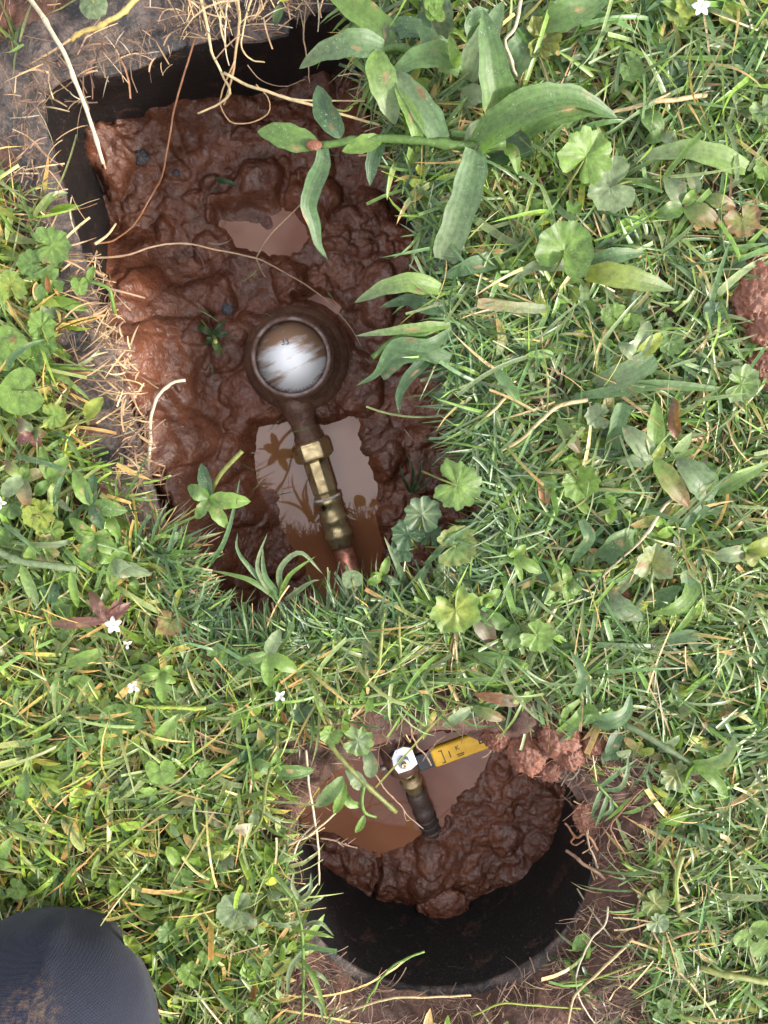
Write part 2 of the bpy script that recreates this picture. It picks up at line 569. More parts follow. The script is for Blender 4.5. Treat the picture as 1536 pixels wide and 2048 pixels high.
# ================================================================ the place
# ---- outlines of the two openings, at lawn level
def round_corners(poly, r, n=9):
    out = []
    m = len(poly)
    for i in range(m):
        p, a, b = np.array(poly[i]), np.array(poly[i - 1]), np.array(poly[(i + 1) % m])
        ua, ub = unit(a - p), unit(b - p)
        rad = r[i] if isinstance(r, (list, tuple)) else r
        s, e = p + ua * rad, p + ub * rad
        for t in np.linspace(0, 1, n):
            out.append(tuple((1 - t) ** 2 * s + 2 * t * (1 - t) * p + t * t * e))
    return out

def densify(loop, step):
    out = []
    L = [np.array(q) for q in loop]
    for i in range(len(L)):
        a, b = L[i], L[(i + 1) % len(L)]
        n = max(1, int(np.linalg.norm(b - a) / step))
        out += [tuple(a + (b - a) * k / n) for k in range(n)]
    return out

BOX4 = [tuple(P(*q)[:2]) for q in ((50, 160), (424, 1398), (1070, 1222), (698, -14))]
BOX = round_corners(BOX4, 0.030)
# the turf hangs over the lower end of the box: what stays open is shorter than the box itself
OPEN = round_corners([tuple(P(*q)[:2]) for q in ((50, 160), (405, 1318), (1050, 1152), (698, -14))], [0.030, 0.070, 0.075, 0.030])
BOXC = np.mean(np.array(BOX4), axis=0)
DOWN = unit(np.array(BOX4[1]) - np.array(BOX4[0]))

def offset_loop(loop, d):
    """move a closed loop outwards by d"""
    L = np.array(loop)
    nx, pv = np.roll(L, -1, 0), np.roll(L, 1, 0)
    T = nx - pv
    T /= np.linalg.norm(T, axis=1)[:, None] + 1e-12
    Nn = np.stack([T[:, 1], -T[:, 0]], 1)
    c = L.mean(0)
    if np.mean(np.sum(Nn * (L - c), 1)) < 0:
        Nn = -Nn
    return L + Nn * d

ZR = -0.022        # the valve box's rim lies in a dip
vl, vr_, vt, vb = P(578, 1725, ZR), P(1188, 1725, ZR), P(882, 1463, ZR), P(882, 1987, ZR)
VC = np.array(((vl[0] + vr_[0]) / 2, (vt[1] + vb[1]) / 2))
VRX, VRY = (vr_[0] - vl[0]) / 2, (vt[1] - vb[1]) / 2
ang = np.linspace(0, 2 * math.pi, 120, endpoint=False)
RING = [(VC[0] + VRX * math.cos(a), VC[1] + VRY * math.sin(a)) for a in ang]

# ---- where the lawn is worn to bare soil (outlines taken at lawn level)
def W(poly, h=0.0):
    return [tuple(P(x, y, h)[:2]) for x, y in poly]
BARE = [W(p) for p in (
    [(-200, -250), (330, -250), (760, -120), (720, 60), (420, 140), (160, 220), (120, 420), (40, 400), (-200, 330)],
    [(510, 1570), (600, 1470), (690, 1395), (800, 1385), (940, 1370), (1060, 1375), (1250, 1450), (1340, 1560), (1330, 1700), (1290, 1800), (1310, 1950), (1290, 2150), (560, 2150), (540, 1960), (600, 1890), (545, 1790), (545, 1650)],
    [(1450, 520), (1700, 480), (1700, 820), (1510, 800), (1480, 650)],
    [(60, 400), (170, 420), (320, 940), (310, 990), (200, 960), (165, 800), (115, 600)],
)]
def bare(x, y):
    d = np.full(np.shape(x), 1e9)
    for p in BARE:
        d = np.minimum(d, poly_dist(x, y, p))
    return 1.0 - smooth01(d + 0.010 * fbm(np.asarray(x) * 60, np.asarray(y) * 60, 3, 40), -0.012, 0.010)

def lumps(X, Y, n, rmin, rmax, seed, flat=0.6, warp=0.35):
    """overlapping clods on a regular grid: height above their feet"""
    r_ = np.random.default_rng(seed)
    h = np.zeros_like(X)
    x0, x1, y0, y1 = X.min(), X.max(), Y.min(), Y.max()
    dx, dy = X[0, 1] - X[0, 0], Y[1, 0] - Y[0, 0]
    wx = X + warp * rmax * fbm(X * 0.6 / rmax, Y * 0.6 / rmax, 3, seed + 1)
    wy = Y + warp * rmax * fbm(X * 0.6 / rmax, Y * 0.6 / rmax, 3, seed + 5)
    for _ in range(n):
        r = rmin + (rmax - rmin) * r_.random() ** 2.2
        cx, cy = x0 + (x1 - x0) * r_.random(), y0 + (y1 - y0) * r_.random()
        i0, i1 = int(max(0, (cy - 1.6 * r - y0) / dy)), int(min(X.shape[0], (cy + 1.6 * r - y0) / dy + 1))
        j0, j1 = int(max(0, (cx - 1.6 * r - x0) / dx)), int(min(X.shape[1], (cx + 1.6 * r - x0) / dx + 1))
        if i1 <= i0 or j1 <= j0:
            continue
        e, th = 0.65 + 0.5 * r_.random(), r_.random() * math.pi
        ax, ay = wx[i0:i1, j0:j1] - cx, wy[i0:i1, j0:j1] - cy
        u, v = ax * math.cos(th) + ay * math.sin(th), -ax * math.sin(th) + ay * math.cos(th)
        q = (u / r) ** 2 + (v / (r * e)) ** 2
        hh = r * flat * (0.6 + 0.8 * r_.random()) * np.sqrt(np.clip(1 - q, 0, None))
        h[i0:i1, j0:j1] = np.maximum(h[i0:i1, j0:j1], hh)
    return h

def grid(x0, x1, y0, y1, step):
    xs, ys = np.arange(x0, x1 + step, step), np.arange(y0, y1 + step, step)
    X, Y = np.meshgrid(xs, ys)
    ny, nx = X.shape
    i = np.arange(ny * nx).reshape(ny, nx)
    F = np.stack([i[:-1, :-1], i[:-1, 1:], i[1:, 1:], i[1:, :-1]], -1).reshape(-1, 4)
    return X, Y, F

def compact(V, F):
    used = np.zeros(len(V), bool)
    used[F.ravel()] = True
    idx = np.cumsum(used) - 1
    return V[used], idx[F]

# ---- the lawn's soil, one sheet with the two openings cut out
def ring_r(a):
    """soil edge round the valve box: distance factor, uneven"""
    low = smooth01(-np.sin(a), 0.1, 0.9)
    return 1.010 - 0.05 * np.exp(-((a - 1.12) / 0.28) ** 2) + 0.026 * low + (0.035 + 0.055 * low) * fbm(np.cos(a) * 4 + 5, np.sin(a) * 4 + 5, 5, 60)

GX0, GX1, GY0, GY1 = -0.50, 0.50, -0.78, 0.46
def ground_z(x, y):
    """soil height away from the openings' edges"""
    x, y = np.asarray(x, float), np.asarray(y, float)
    b = bare(x, y)
    z = 0.004 * fbm(x * 14, y * 14, 4, 21) + 0.0022 * fbm(x * 90, y * 90, 4, 25)
    z = z + b * (0.007 * fbm(x * 45, y * 45, 4, 29) + 0.003 * np.abs(fbm(x * 160, y * 160, 3, 33)))
    a = np.arctan2((y - VC[1]) / VRY, (x - VC[0]) / VRX)
    q = np.hypot((x - VC[0]) / VRX, (y - VC[1]) / VRY)
    wide = 1.24 + 0.16 * np.cos(a + 0.1)
    z = z - 0.019 * (1 - smooth01(q, 1.0, wide))
    return z

def build_ground():
    X, Y, F = grid(GX0, GX1, GY0, GY1, 0.003)
    Z = ground_z(X, Y) + bare(X, Y) * (0.7 * lumps(X, Y, 900, 0.003, 0.012, 71, 0.5) + 0.5 * lumps(X, Y, 260, 0.008, 0.020, 73, 0.4))
    # a bank of thrown-out clay above and to the right of the round box
    for cx_, cy_, r_ in ((1090, 1500, 0.055), (1215, 1640, 0.050), (1240, 1790, 0.045), (1030, 1440, 0.035)):
        c_ = P(cx_, cy_)
        Z = Z + (1 - smooth01(np.hypot(X - c_[0], Y - c_[1]), r_ * 0.3, r_)) * (0.006 + 0.9 * lumps(X, Y, 420, 0.006, 0.016, 75, 0.6))
    x, y, z = X.ravel().copy(), Y.ravel().copy(), Z.ravel().copy()
    # meter box: the soil runs out on top of its flange
    L0 = np.array(densify(OPEN, 0.006))
    v = (L0 - L0[0]) @ DOWN
    low = smooth01(v, v.max() - 0.13, v.max() - 0.06)
    edge = L0 + (offset_loop(L0, 1.0) - L0) * (0.032 * (1 - low) - 0.004 * low)[:, None]
    edge = edge + np.array((-0.259, 0.966))[None, :] * (0.008 * smooth01(edge[:, 1], 0.15, 0.25))[:, None]
    d = poly_dist(x, y, [tuple(e) for e in edge]) + 0.015 * fbm(x * 40, y * 40, 5, 55)
    z = z * smooth01(d, 0, 0.012) - 0.0035 * (1 - smooth01(d, 0.0, 0.012))
    ins1 = d < 0
    # snap the inner rim of vertices to the outline
    g = 1e-4
    fx = lambda px_, py_: poly_dist(px_, py_, [tuple(e) for e in edge]) + 0.015 * fbm(px_ * 40, py_ * 40, 5, 55)
    near = ins1 & (d > -0.006)
    nx_, ny_ = x[near], y[near]
    for _ in range(2):
        dd = fx(nx_, ny_)
        gx_, gy_ = (fx(nx_ + g, ny_) - dd) / g, (fx(nx_, ny_ + g) - dd) / g
        gl = gx_ ** 2 + gy_ ** 2 + 1e-9
        nx_, ny_ = nx_ - dd * gx_ / gl, ny_ - dd * gy_ / gl
    ok = np.hypot(nx_ - x[near], ny_ - y[near]) < 0.006
    # valve box
    a = np.arctan2((y - VC[1]) / VRY, (x - VC[0]) / VRX)
    q = np.hypot((x - VC[0]) / VRX, (y - VC[1]) / VRY)
    rr = ring_r(a)
    ins2 = q < rr
    dz = (q - rr) * VRX
    k0 = smooth01(dz, -0.002, 0.010)
    z = np.where(q < 1.6, z * k0 + (ZR + 0.0008) * (1 - k0), z)
    s2 = ins2 & (q > rr - 0.05)
    k = (rr / np.maximum(q, 1e-6))[s2]
    keepF = ~((ins1 | ins2)[F].all(axis=1))
    xi = np.nonzero(near)[0][ok]
    x[xi], y[xi] = nx_[ok], ny_[ok]
    x[s2], y[s2] = VC[0] + (x[s2] - VC[0]) * k, VC[1] + (y[s2] - VC[1]) * k
    V, F2 = compact(np.stack([x, y, z], 1), F[keepF])
    link('ground', mesh_np('ground', V, F2, M['soil']), kind='structure')
build_ground()

# the garden goes on all round, a little lower so the fine sheet lies on it
def build_far_ground():
    mb = MB()
    r = 14.0
    xs, ys = [-r, GX0 + 0.01, GX1 - 0.01, r], [-r, GY0 + 0.01, GY1 - 0.01, r]
    for i in range(3):
        for j in range(3):
            if i == 1 and j == 1:
                continue
            mb.add([(xs[i], ys[j], -0.010), (xs[i + 1], ys[j], -0.010), (xs[i + 1], ys[j + 1], -0.010), (xs[i], ys[j + 1], -0.010)], [(0, 1, 2, 3)])
    mb.build('garden_ground', M['soil'], kind='structure')
build_far_ground()

# ---- rectangular meter box
def loop_strip(mb, loops, close=False):
    """loops: list of (K,3) rings joined in turn"""
    K = len(loops[0])
    V = np.concatenate(loops)
    f = []
    m = len(loops)
    for i in range(m if close else m - 1):
        a, b = i * K, ((i + 1) % m) * K
        f += [(a + j, a + (j + 1) % K, b + (j + 1) % K, b + j) for j in range(K)]
    mb.add(V, f)

def z3(loop, z):
    L = np.asarray(loop)
    return np.column_stack([L, np.full(len(L), z)])

BOXD = densify(BOX, 0.004)
def jag(loop, amp, freq, seed, z=None):
    L = np.asarray(loop)
    n = fbm(L[:, 0] * freq, L[:, 1] * freq, 3, seed)
    return offset_loop(L, 0.0) + (offset_loop(L, 1.0) - L) * (amp * n)[:, None]

meter_box = thing('meter_box', 'rectangular black plastic meter box sunk in the lawn, open and full of red mud', 'meter box', (BOXC[0], BOXC[1], 0))
mb = MB()
o0, o1 = offset_loop(BOXD, 0.0), offset_loop(BOXD, 0.036)
zt = lambda L, z, k=0.0012: np.column_stack([L, z + k * fbm(np.asarray(L)[:, 0] * 50, np.asarray(L)[:, 1] * 50, 3, 81)])
# a flange with the lid's seat one step lower along the inside
loop_strip(mb, [z3(offset_loop(BOXD, 0.058), -0.035), zt(offset_loop(BOXD, 0.058), -0.006), zt(offset_loop(BOXD, 0.056), -0.0035),
                zt(offset_loop(BOXD, 0.027), -0.0030), zt(offset_loop(BOXD, 0.018), -0.0032), zt(jag(offset_loop(BOXD, 0.0145), 0.0015, 70, 5), -0.0045),
                zt(offset_loop(BOXD, 0.0135), -0.015), zt(offset_loop(BOXD, 0.012), -0.017), zt(jag(offset_loop(BOXD, 0.002), 0.004, 60, 9), -0.0175),
                zt(jag(offset_loop(BOXD, 0.0005), 0.003, 60, 9), -0.020), z3(offset_loop(BOXD, 0.003), -0.024)])
mb.build('rim', M['rim'], meter_box)
mb = MB()
def flare(d, z):
    # the wall on the far left has been pushed out by the ground below the rim
    L = offset_loop(BOXD, d)
    k = smooth01(-(L[:, 0] - BOXC[0]), 0.02, 0.14) * smooth01(-L[:, 1], -0.20, 0.02)
    return z3(L + np.array((-0.966, -0.259))[None, :] * (k * 0.22 * max(0, -z - 0.02))[:, None], z)
loop_strip(mb, [flare(0.0035, -0.0185), flare(0.004, -0.06), flare(0.0075, -0.064), flare(0.009, -0.14), flare(0.012, -0.24)])
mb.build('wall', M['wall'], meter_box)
# the torn piece of the ledge that sticks out into the opening
mb = MB()
tp = [P(x, y, -0.016) for x, y in ((186, 150), (210, 152), (240, 146), (262, 138), (290, 128), (312, 112), (312, 92), (250, 108), (190, 124))]
top = np.array(tp)
bot = top + np.array((0, 0, -0.005))
nV = len(tp)
mb.add(np.vstack([top, bot]), [tuple(range(nV)), tuple(range(2 * nV - 1, nV - 1, -1))] + [(i, i + nV, (i + 1) % nV + nV, (i + 1) % nV) for i in range(nV)])
o = mb.build('lid_ledge_piece', M['rim'], meter_box, smooth=False)
bevel(o, 0.001)
mb = MB()
tp = [P(x, y, -0.016) for x, y in ((462, 52), (520, 40), (580, 34), (578, 66), (520, 80), (470, 82))]
top = np.array(tp)
bot = top + np.array((0, 0, -0.006))
nV = len(tp)
mb.add(np.vstack([top, bot]), [tuple(range(nV)), tuple(range(2 * nV - 1, nV - 1, -1))] + [(i, i + nV, (i + 1) % nV + nV, (i + 1) % nV) for i in range(nV)])
o = mb.build('lid_ledge_piece', M['rim'], meter_box, smooth=False)
bevel(o, 0.001)

# ---- mud on the floor of the meter box
ZM, ZW = -0.176, -0.1860
POOL_A = W([(512, 848), (505, 905), (498, 960), (520, 1010), (545, 1062), (582, 1082), (612, 1130), (640, 1215), (770, 1225), (764, 1100), (752, 1040), (758, 990), (748, 930), (722, 900), (706, 835), (660, 845), (610, 862), (560, 856)], ZW)
POOL_B = W([(436, 422), (505, 410), (590, 416), (612, 450), (590, 495), (540, 506), (470, 502), (442, 470)], ZW)
POOL_C = W([(592, 596), (640, 588), (690, 612), (660, 640), (612, 622)], ZW)
METER = P(582, 714, -0.116)
AX0, AX1 = P(604, 838, -0.168), P(722, 1210, -0.172)
AXD = unit(AX1 - AX0)

def build_mud():
    L = flare(0.010, -0.15)[:, :2]
    X, Y, F = grid(L[:, 0].min(), L[:, 0].max(), L[:, 1].min(), L[:, 1].max(), 0.0014)
    dA, dB, dC = (poly_dist(X, Y, q) for q in (POOL_A, POOL_B, POOL_C))
    wob = 0.006 * fbm(X * 45, Y * 45, 4, 90)
    basin = np.maximum(1 - smooth01(dA + wob, -0.011, 0.010), 1 - smooth01(dB + wob * 1.5, -0.008, 0.010))
    basin = np.maximum(basin, 0.8 * (1 - smooth01(dC + wob, -0.006, 0.006)))
    dw = -poly_dist(X, Y, [tuple(q) for q in L])
    bank = 1 - smooth01(dw, 0.0, 0.06)
    cross = (X - BOXC[0]) * 0.966 + (Y - BOXC[1]) * 0.259     # distance to the right of the box's middle line
    left = smooth01(-cross, 0.06, 0.165) ** 1.5 * smooth01(-Y, -0.19, -0.08) * 0.062 + smooth01(-cross, 0, 0.13) * 0.006
    top = smooth01(Y, 0.12, 0.27) * smooth01(-X, -0.02, 0.18) * 0.020
    big = lumps(X, Y, 150, 0.012, 0.034, 3, 0.62, 0.8)
    mid = lumps(X, Y, 1600, 0.003, 0.011, 4, 0.75, 0.9)
    mid = mid * (0.25 + 0.75 * smooth01(fbm(X * 17 + 2, Y * 17, 3, 97), -0.25, 0.2))    # smooth slumps between the crumbly parts
    Z = ZM - 0.006 + 0.009 * fbm(X * 16, Y * 16, 3, 91) + (0.006 + 0.030 * fbm(X * 22, Y * 22, 3, 99)) * bank + left + top
    Z += (big * 0.8 + mid * 0.52 + 0.0028 * fbm(X * 90, Y * 90, 5, 95, 0.6)) * (1 - 0.8 * basin)
    Z -= basin * 0.0135
    # banked up against the meter
    dm = np.hypot(X - METER[0], Y - METER[1])
    Z = np.maximum(Z, ZM + 0.006 - 0.010 * smooth01(dm, 0.045, 0.075) + 0.4 * mid - 0.05 * smooth01(dm, 0.055, 0.085))
    ins = in_poly(X, Y, [tuple(q) for q in L]).ravel()
    V, F2 = compact(np.stack([X.ravel(), Y.ravel(), Z.ravel()], 1), F[ins[F].any(axis=1)])
    link('mud_floor', mesh_np('mud_floor', V, F2, M['mud']), kind='structure')
build_mud()

def puddle(poly, z, name='puddle', grow=0.02):
    L = offset_loop(poly, grow)
    mb = MB()
    mb.add(z3(L, z), [tuple(range(len(L)))])
    o = mb.build(name, M['water'], smooth=False, kind='structure')
    return o
puddle([tuple(q) for q in densify(POOL_A, 0.02)], ZW, grow=0.012)
puddle([tuple(q) for q in densify(POOL_B, 0.02)], ZW + 0.0004, grow=0.012)
puddle([tuple(q) for q in densify(POOL_C, 0.02)], ZW + 0.001, grow=0.008)

# ---- water meter
meter = thing('water_meter', 'muddy round water meter with a smeared white register, standing in the rectangular box', 'water meter', METER)
mb = MB()
lathe(mb, [(0.0355, -0.012), (0.0425, -0.012), (0.0430, -0.003), (0.0405, -0.010), (0.0415, -0.024), (0.0400, -0.031), (0.0455, -0.034), (0.0460, -0.041), (0.0480, -0.043), (0.0540, -0.049), (0.0555, -0.058), (0.0530, -0.070), (0.045, -0.085), (0.0, -0.09)][3:], METER, sides=64)
mb.build('body', M['muddy_metal'], meter)
mb = MB()
lathe(mb, [(0.0345, -0.012), (0.0350, -0.0015), (0.0358, 0.0), (0.0383, -0.0006), (0.0395, -0.004), (0.0402, -0.018), (0.0380, -0.018)], METER, sides=72)
mb.f = mb.f[:-2]
mb.build('bezel', M['ring_metal'], meter)
dial = bpy.data.meshes.new('dial')
mb = MB()
lathe(mb, [(0.0352, -0.0045), (0.0, -0.0042)], (0, 0, 0), sides=64)
dial = mb.build('dial', M['dial'])
dial.location = METER
dial.parent = meter
dial.matrix_parent_inverse = parent_inverse(meter)

def text_mesh(s, size, name, mat, parent, loc, xdir, up=(0, 0, 1), bold=0.0, parent_inv=None):
    cu = bpy.data.curves.new('lettering', 'FONT')
    cu.body = s
    cu.size = size
    cu.offset = bold
    cu.align_x, cu.align_y = 'CENTER', 'CENTER'
    tmp = bpy.data.objects.new('lettering', cu)
    col.objects.link(tmp)
    bpy.context.view_layer.update()
    me = bpy.data.meshes.new_from_object(tmp.evaluated_get(bpy.context.evaluated_depsgraph_get()))
    bpy.data.objects.remove(tmp)
    me.materials.clear()
    me.materials.append(mat)
    x, z = unit(xdir), unit(up)
    y = np.cross(z, x)
    R = np.column_stack([x, y, z])
    n = len(me.vertices)
    co = np.empty(n * 3)
    me.vertices.foreach_get('co', co)
    co = co.reshape(-1, 3) @ R.T + np.asarray(loc)
    me.vertices.foreach_set('co', co.ravel())
    me.name = name
    o = link(name, me)
    o.parent = parent
    o.matrix_parent_inverse = parent_inv if parent_inv is not None else parent_inverse(parent)
    return o
grey = simple('dial_print', (0.10, 0.11, 0.15), 0.5)
INV = (Matrix.Translation(METER)).inverted()
xd = unit(np.array((1, 0.14, 0)))
zt_ = METER[2] - 0.0036
text_mesh('33', 0.0085, 'odometer_digits', grey, dial, (*P(570, 684, zt_)[:2], zt_), xd, parent_inv=INV)
mb = MB()
for k in range(22):
    a = math.radians(200 + k * 6.5)
    d = np.array((math.cos(a), math.sin(a), 0))
    box(mb, np.array((METER[0], METER[1], zt_)) + d * 0.0322, (0.0026 if k % 5 == 0 else 0.0014, 0.0005, 0.0003), X=d, Y=np.cross((0, 0, 1), d), Z=np.array((0, 0, 1.0)))
o = mb.build('scale_marks', grey, smooth=False)
o.parent = dial
o.matrix_parent_inverse = INV

def along(mb, prof, sides, base=AX0, ax=AXD):
    lathe(mb, prof, base, ax, sides)
# lengths along the pipe, metres from the meter's side
mb = MB()
along(mb, [(0.022, -0.034), (0.0175, -0.010), (0.0138, 0.004), (0.0134, 0.016), (0.0150, 0.019), (0.0150, 0.028)], 28)
mb.build('outlet_neck', M['muddy_metal'], meter)
mb = MB()
along(mb, [(0.0165, 0.024), (0.0200, 0.0262), (0.0208, 0.029), (0.0208, 0.041), (0.0200, 0.044), (0.0150, 0.046)], 6)
nut = mb.build('union_nut', M['brass'], meter, smooth=False)
bevel(nut, 0.0012)

cp_base = AX0 + AXD * 0.046
pipe = thing('copper_pipe', 'copper pipe with shiny brass press fitting leading from the water meter under the grass', 'pipe', cp_base)
mb = MB()
along(mb, [(0.0128, 0.0445), (0.0138, 0.047), (0.0138, 0.080), (0.0126, 0.083), (0.0118, 0.088)], 8)
o = mb.build('adapter', M['brass'], pipe, smooth=False)
bevel(o, 0.0008)
mb = MB()
along(mb, [(0.0118, 0.086), (0.0140, 0.087), (0.0146, 0.090), (0.0146, 0.094), (0.0136, 0.0955), (0.0136, 0.108), (0.0148, 0.110), (0.0150, 0.113), (0.0142, 0.116), (0.0138, 0.118), (0.0138, 0.126), (0.0150, 0.128), (0.0152, 0.1315), (0.0138, 0.134), (0.0130, 0.136), (0.0130, 0.143), (0.0112, 0.144)], 32)
mb.build('press_fitting', M['brass'], pipe)
mb = MB()
along(mb, [(0.0111, 0.140), (0.0111, 0.26)], 28)
mb.build('tube', M['copper'], pipe)
mb = MB()
lathe(mb, [(0.0136, 0.0), (0.0149, 0.0006), (0.0149, 0.0022), (0.0136, 0.0028)], AX0 + AXD * 0.0865, AXD, 32)
mb.build('white_seal', simple('white_seal', (0.6, 0.58, 0.55), 0.5, 0, 80, MUDC, 0.6), pipe)

# ---- round valve box
def ring3(k_off, z, n=0.0, seed=0):
    a = ang
    x, y = VC[0] + (VRX + k_off) * np.cos(a), VC[1] + (VRY + k_off) * np.sin(a)
    if n:
        d = n * fbm(np.cos(a) * 7 + 3, np.sin(a) * 7 + 3, 4, seed)
        x, y = x + d * np.cos(a), y + d * np.sin(a)
    return np.column_stack([x, y, np.full(len(a), z) + (0.0012 * fbm(np.cos(a) * 9, np.sin(a) * 9, 3, 7) if n else 0)])
valve_box = thing('valve_box', 'round black plastic valve box sunk in the muddy lawn, its lid missing', 'valve box', (VC[0], VC[1], ZR))
mb = MB()
loop_strip(mb, [ring3(0.021, ZR - 0.045), ring3(0.020, ZR - 0.006, 0.001, 3), ring3(0.018, ZR - 0.0012, 0.001, 3), ring3(0.0095, ZR, 0.001, 4), ring3(0.0085, ZR - 0.004, 0.001, 4), ring3(0.0015, ZR - 0.005, 0.0012, 5), ring3(0.0002, ZR - 0.007, 0.0012, 5), ring3(0.002, ZR - 0.012)])
mb.build('rim', M['rim'], valve_box)
mb = MB()
loop_strip(mb, [ring3(0.0025, ZR - 0.008), ring3(0.005, -0.08), ring3(0.008, -0.22)])
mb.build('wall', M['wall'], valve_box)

ZV, ZVW = -0.158, -0.1648
POOL_V = W([(730, 1470), (985, 1470), (965, 1530), (945, 1572), (908, 1592), (884, 1650), (846, 1668), (806, 1698), (740, 1704), (690, 1684), (640, 1660), (590, 1652), (640, 1590), (690, 1530)], ZVW)
def build_valve_mud():
    r = 0.016
    X, Y, F = grid(VC[0] - VRX - r, VC[0] + VRX + r, VC[1] - VRY - r, VC[1] + VRY + r, 0.0014)
    q = np.hypot((X - VC[0]) / (VRX + 0.0085), (Y - VC[1]) / (VRY + 0.0085))
    d = poly_dist(X, Y, POOL_V) + 0.006 * fbm(X * 50, Y * 50, 4, 120)
    basin = 1 - smooth01(d, -0.010, 0.008)
    big = lumps(X, Y, 90, 0.010, 0.026, 13, 0.45, 0.5)
    mid = lumps(X, Y, 900, 0.003, 0.010, 14, 0.6, 0.8)
    hump = 0.020 * np.exp(-((X - P(860, 1760, ZV)[0]) ** 2 + (Y - P(860, 1760, ZV)[1]) ** 2) / 0.035 ** 2)
    Z = ZV - 0.006 + 0.006 * fbm(X * 18, Y * 18, 3, 121) + hump + (big * 0.7 + mid * 0.55 + 0.0026 * fbm(X * 90, Y * 90, 5, 124, 0.6)) * (1 - 0.8 * basin) - 0.013 * basin
    # a crack through the mud near the wall
    cr = np.array([P(x, y, ZV)[:2] for x, y in ((757, 1715), (762, 1750), (750, 1780), (745, 1810))])
    for a_, b_ in zip(cr[:-1], cr[1:]):
        e = b_ - a_
        t = np.clip(((X - a_[0]) * e[0] + (Y - a_[1]) * e[1]) / (e @ e), 0, 1)
        dd = np.hypot(X - a_[0] - t * e[0], Y - a_[1] - t * e[1])
        Z -= 0.012 * (1 - smooth01(dd, 0.0008, 0.003))
    ins = (q < 1.0).ravel()
    V, F2 = compact(np.stack([X.ravel(), Y.ravel(), Z.ravel()], 1), F[ins[F].any(axis=1)])
    link('mud_floor', mesh_np('mud_floor', V, F2, M['mud']), kind='structure')
build_valve_mud()
puddle([tuple(q) for q in densify(POOL_V, 0.02)], ZVW, grow=0.008)

# ---- clods: rough lumps of clay, each a thing of its own
def clod_mesh(name, r, seed, mat, squash=0.7, rough=0.25, el=1.0, freq=2.2):
    import bmesh
    bm = bmesh.new()
    bmesh.ops.create_icosphere(bm, subdivisions=5, radius=1.0)
    V = np.array([v.co[:] for v in bm.verts])
    n = (fbm(V[:, 0] * freq + seed, V[:, 1] * freq + V[:, 2] * 1.7, 4, 130) + fbm(V[:, 2] * freq - seed, V[:, 0] * freq + V[:, 1] * 1.3, 4, 134)) * 0.5
    n2 = np.abs(fbm(V[:, 0] * 5 + seed, V[:, 1] * 5 + V[:, 2] * 4, 3, 138))
    n3 = np.abs(fbm(V[:, 0] * 11 + seed + V[:, 2] * 3, V[:, 1] * 11 - V[:, 2] * 8, 3, 142))
    V *= (1 + rough * 0.9 * n + rough * 0.9 * n2 + rough * 0.55 * n3)[:, None]
    V *= np.array((r * el, r, r * squash))
    for v, c in zip(bm.verts, V):
        v.co = c
    me = bpy.data.meshes.new(name)
    bm.to_mesh(me)
    bm.free()
    me.polygons.foreach_set('use_smooth', np.ones(len(me.polygons), bool))
    me.materials.append(mat)
    return me
def clod(x, y, h, r_px, label, cat='mud clod', name='mud_clod', group=None, mat=None, seed=0, squash=0.7, rz=0.0, el=1.0, rough=0.36):
    o = link(name, clod_mesh(name, r_px * PXM, seed, mat or M['clod'], squash, rough, el))
    o.location = P(x, y, h)
    o.rotation_euler = (0, 0, rz)
    o['label'], o['category'] = label, cat
    if group:
        o['group'] = group
    return o
clod(628, 290, 0.041, 8.5, 'orange drop of wet mud stuck on the crabgrass runner above the pit', cat='mud', name='mud_drop', seed=41.0, el=1.6, squash=0.6, rough=0.12)
G = 'wet clay clods along the upper right edge of the valve box'
clod(1056, 1502, -0.008, 44, 'largest wet clay clod, hanging over the upper right rim of the round box', group=G, seed=1.3, el=0.9, squash=0.65)
clod(996, 1474, -0.012, 27, 'small clay clod wedged on the rim just beyond the tip of the yellow lever', group=G, seed=2.9)
clod(1098, 1540, -0.010, 22, 'small knobbly clay clod at the lower end of the largest one on the rim', group=G, seed=6.2)
clod(1120, 1478, 0.006, 38, 'broad brown clod behind the largest wet clod beside the valve box', group=G, seed=4.1, el=1.2, rz=-0.5)
clod(1141, 1512, 0.010, 24, 'round glossy clay ball in front of the broad brown clod', group=G, seed=7.7, squash=0.85)
clod(1188, 1484, 0.010, 23, 'small clod at the right end of the clay clods, under the grass tuft', group=G, seed=9.4)
clod(1176, 1640, -0.016, 26, 'flat smear of clay on the right rim of the valve box below the grass blades', group=G, seed=3.4, squash=0.3, el=1.4, rz=-1.0)
clod(1378, 1552, 0.008, 26, 'pinkish dry clod under a broad grass blade right of the valve box', seed=5.6, squash=0.6)
clod(1506, 585, 0.012, 54, 'large crumbly red clod on the right edge of the lawn', seed=12.1, el=0.8, squash=0.6, rough=0.35)
clod(1536, 650, 0.012, 44, 'red clod touching the frame, just under the large crumbly one', seed=14.5, squash=0.6, rough=0.35)
clod(1530, 735, 0.010, 36, 'lowest and smallest of the red clods along the right edge of the lawn', seed=17.2, squash=0.5, rough=0.3)
clod(1241, 1192, 0.012, 15, 'small brown crumb of soil lying on grass right of the meter box', seed=8.8, rough=0.4)
clod(890, 1815, -0.148, 52, 'rounded lump of mud slumped through the slot low in the valve box wall', mat=M['mud'], seed=21.0, squash=0.42, el=1.15, rough=0.3)
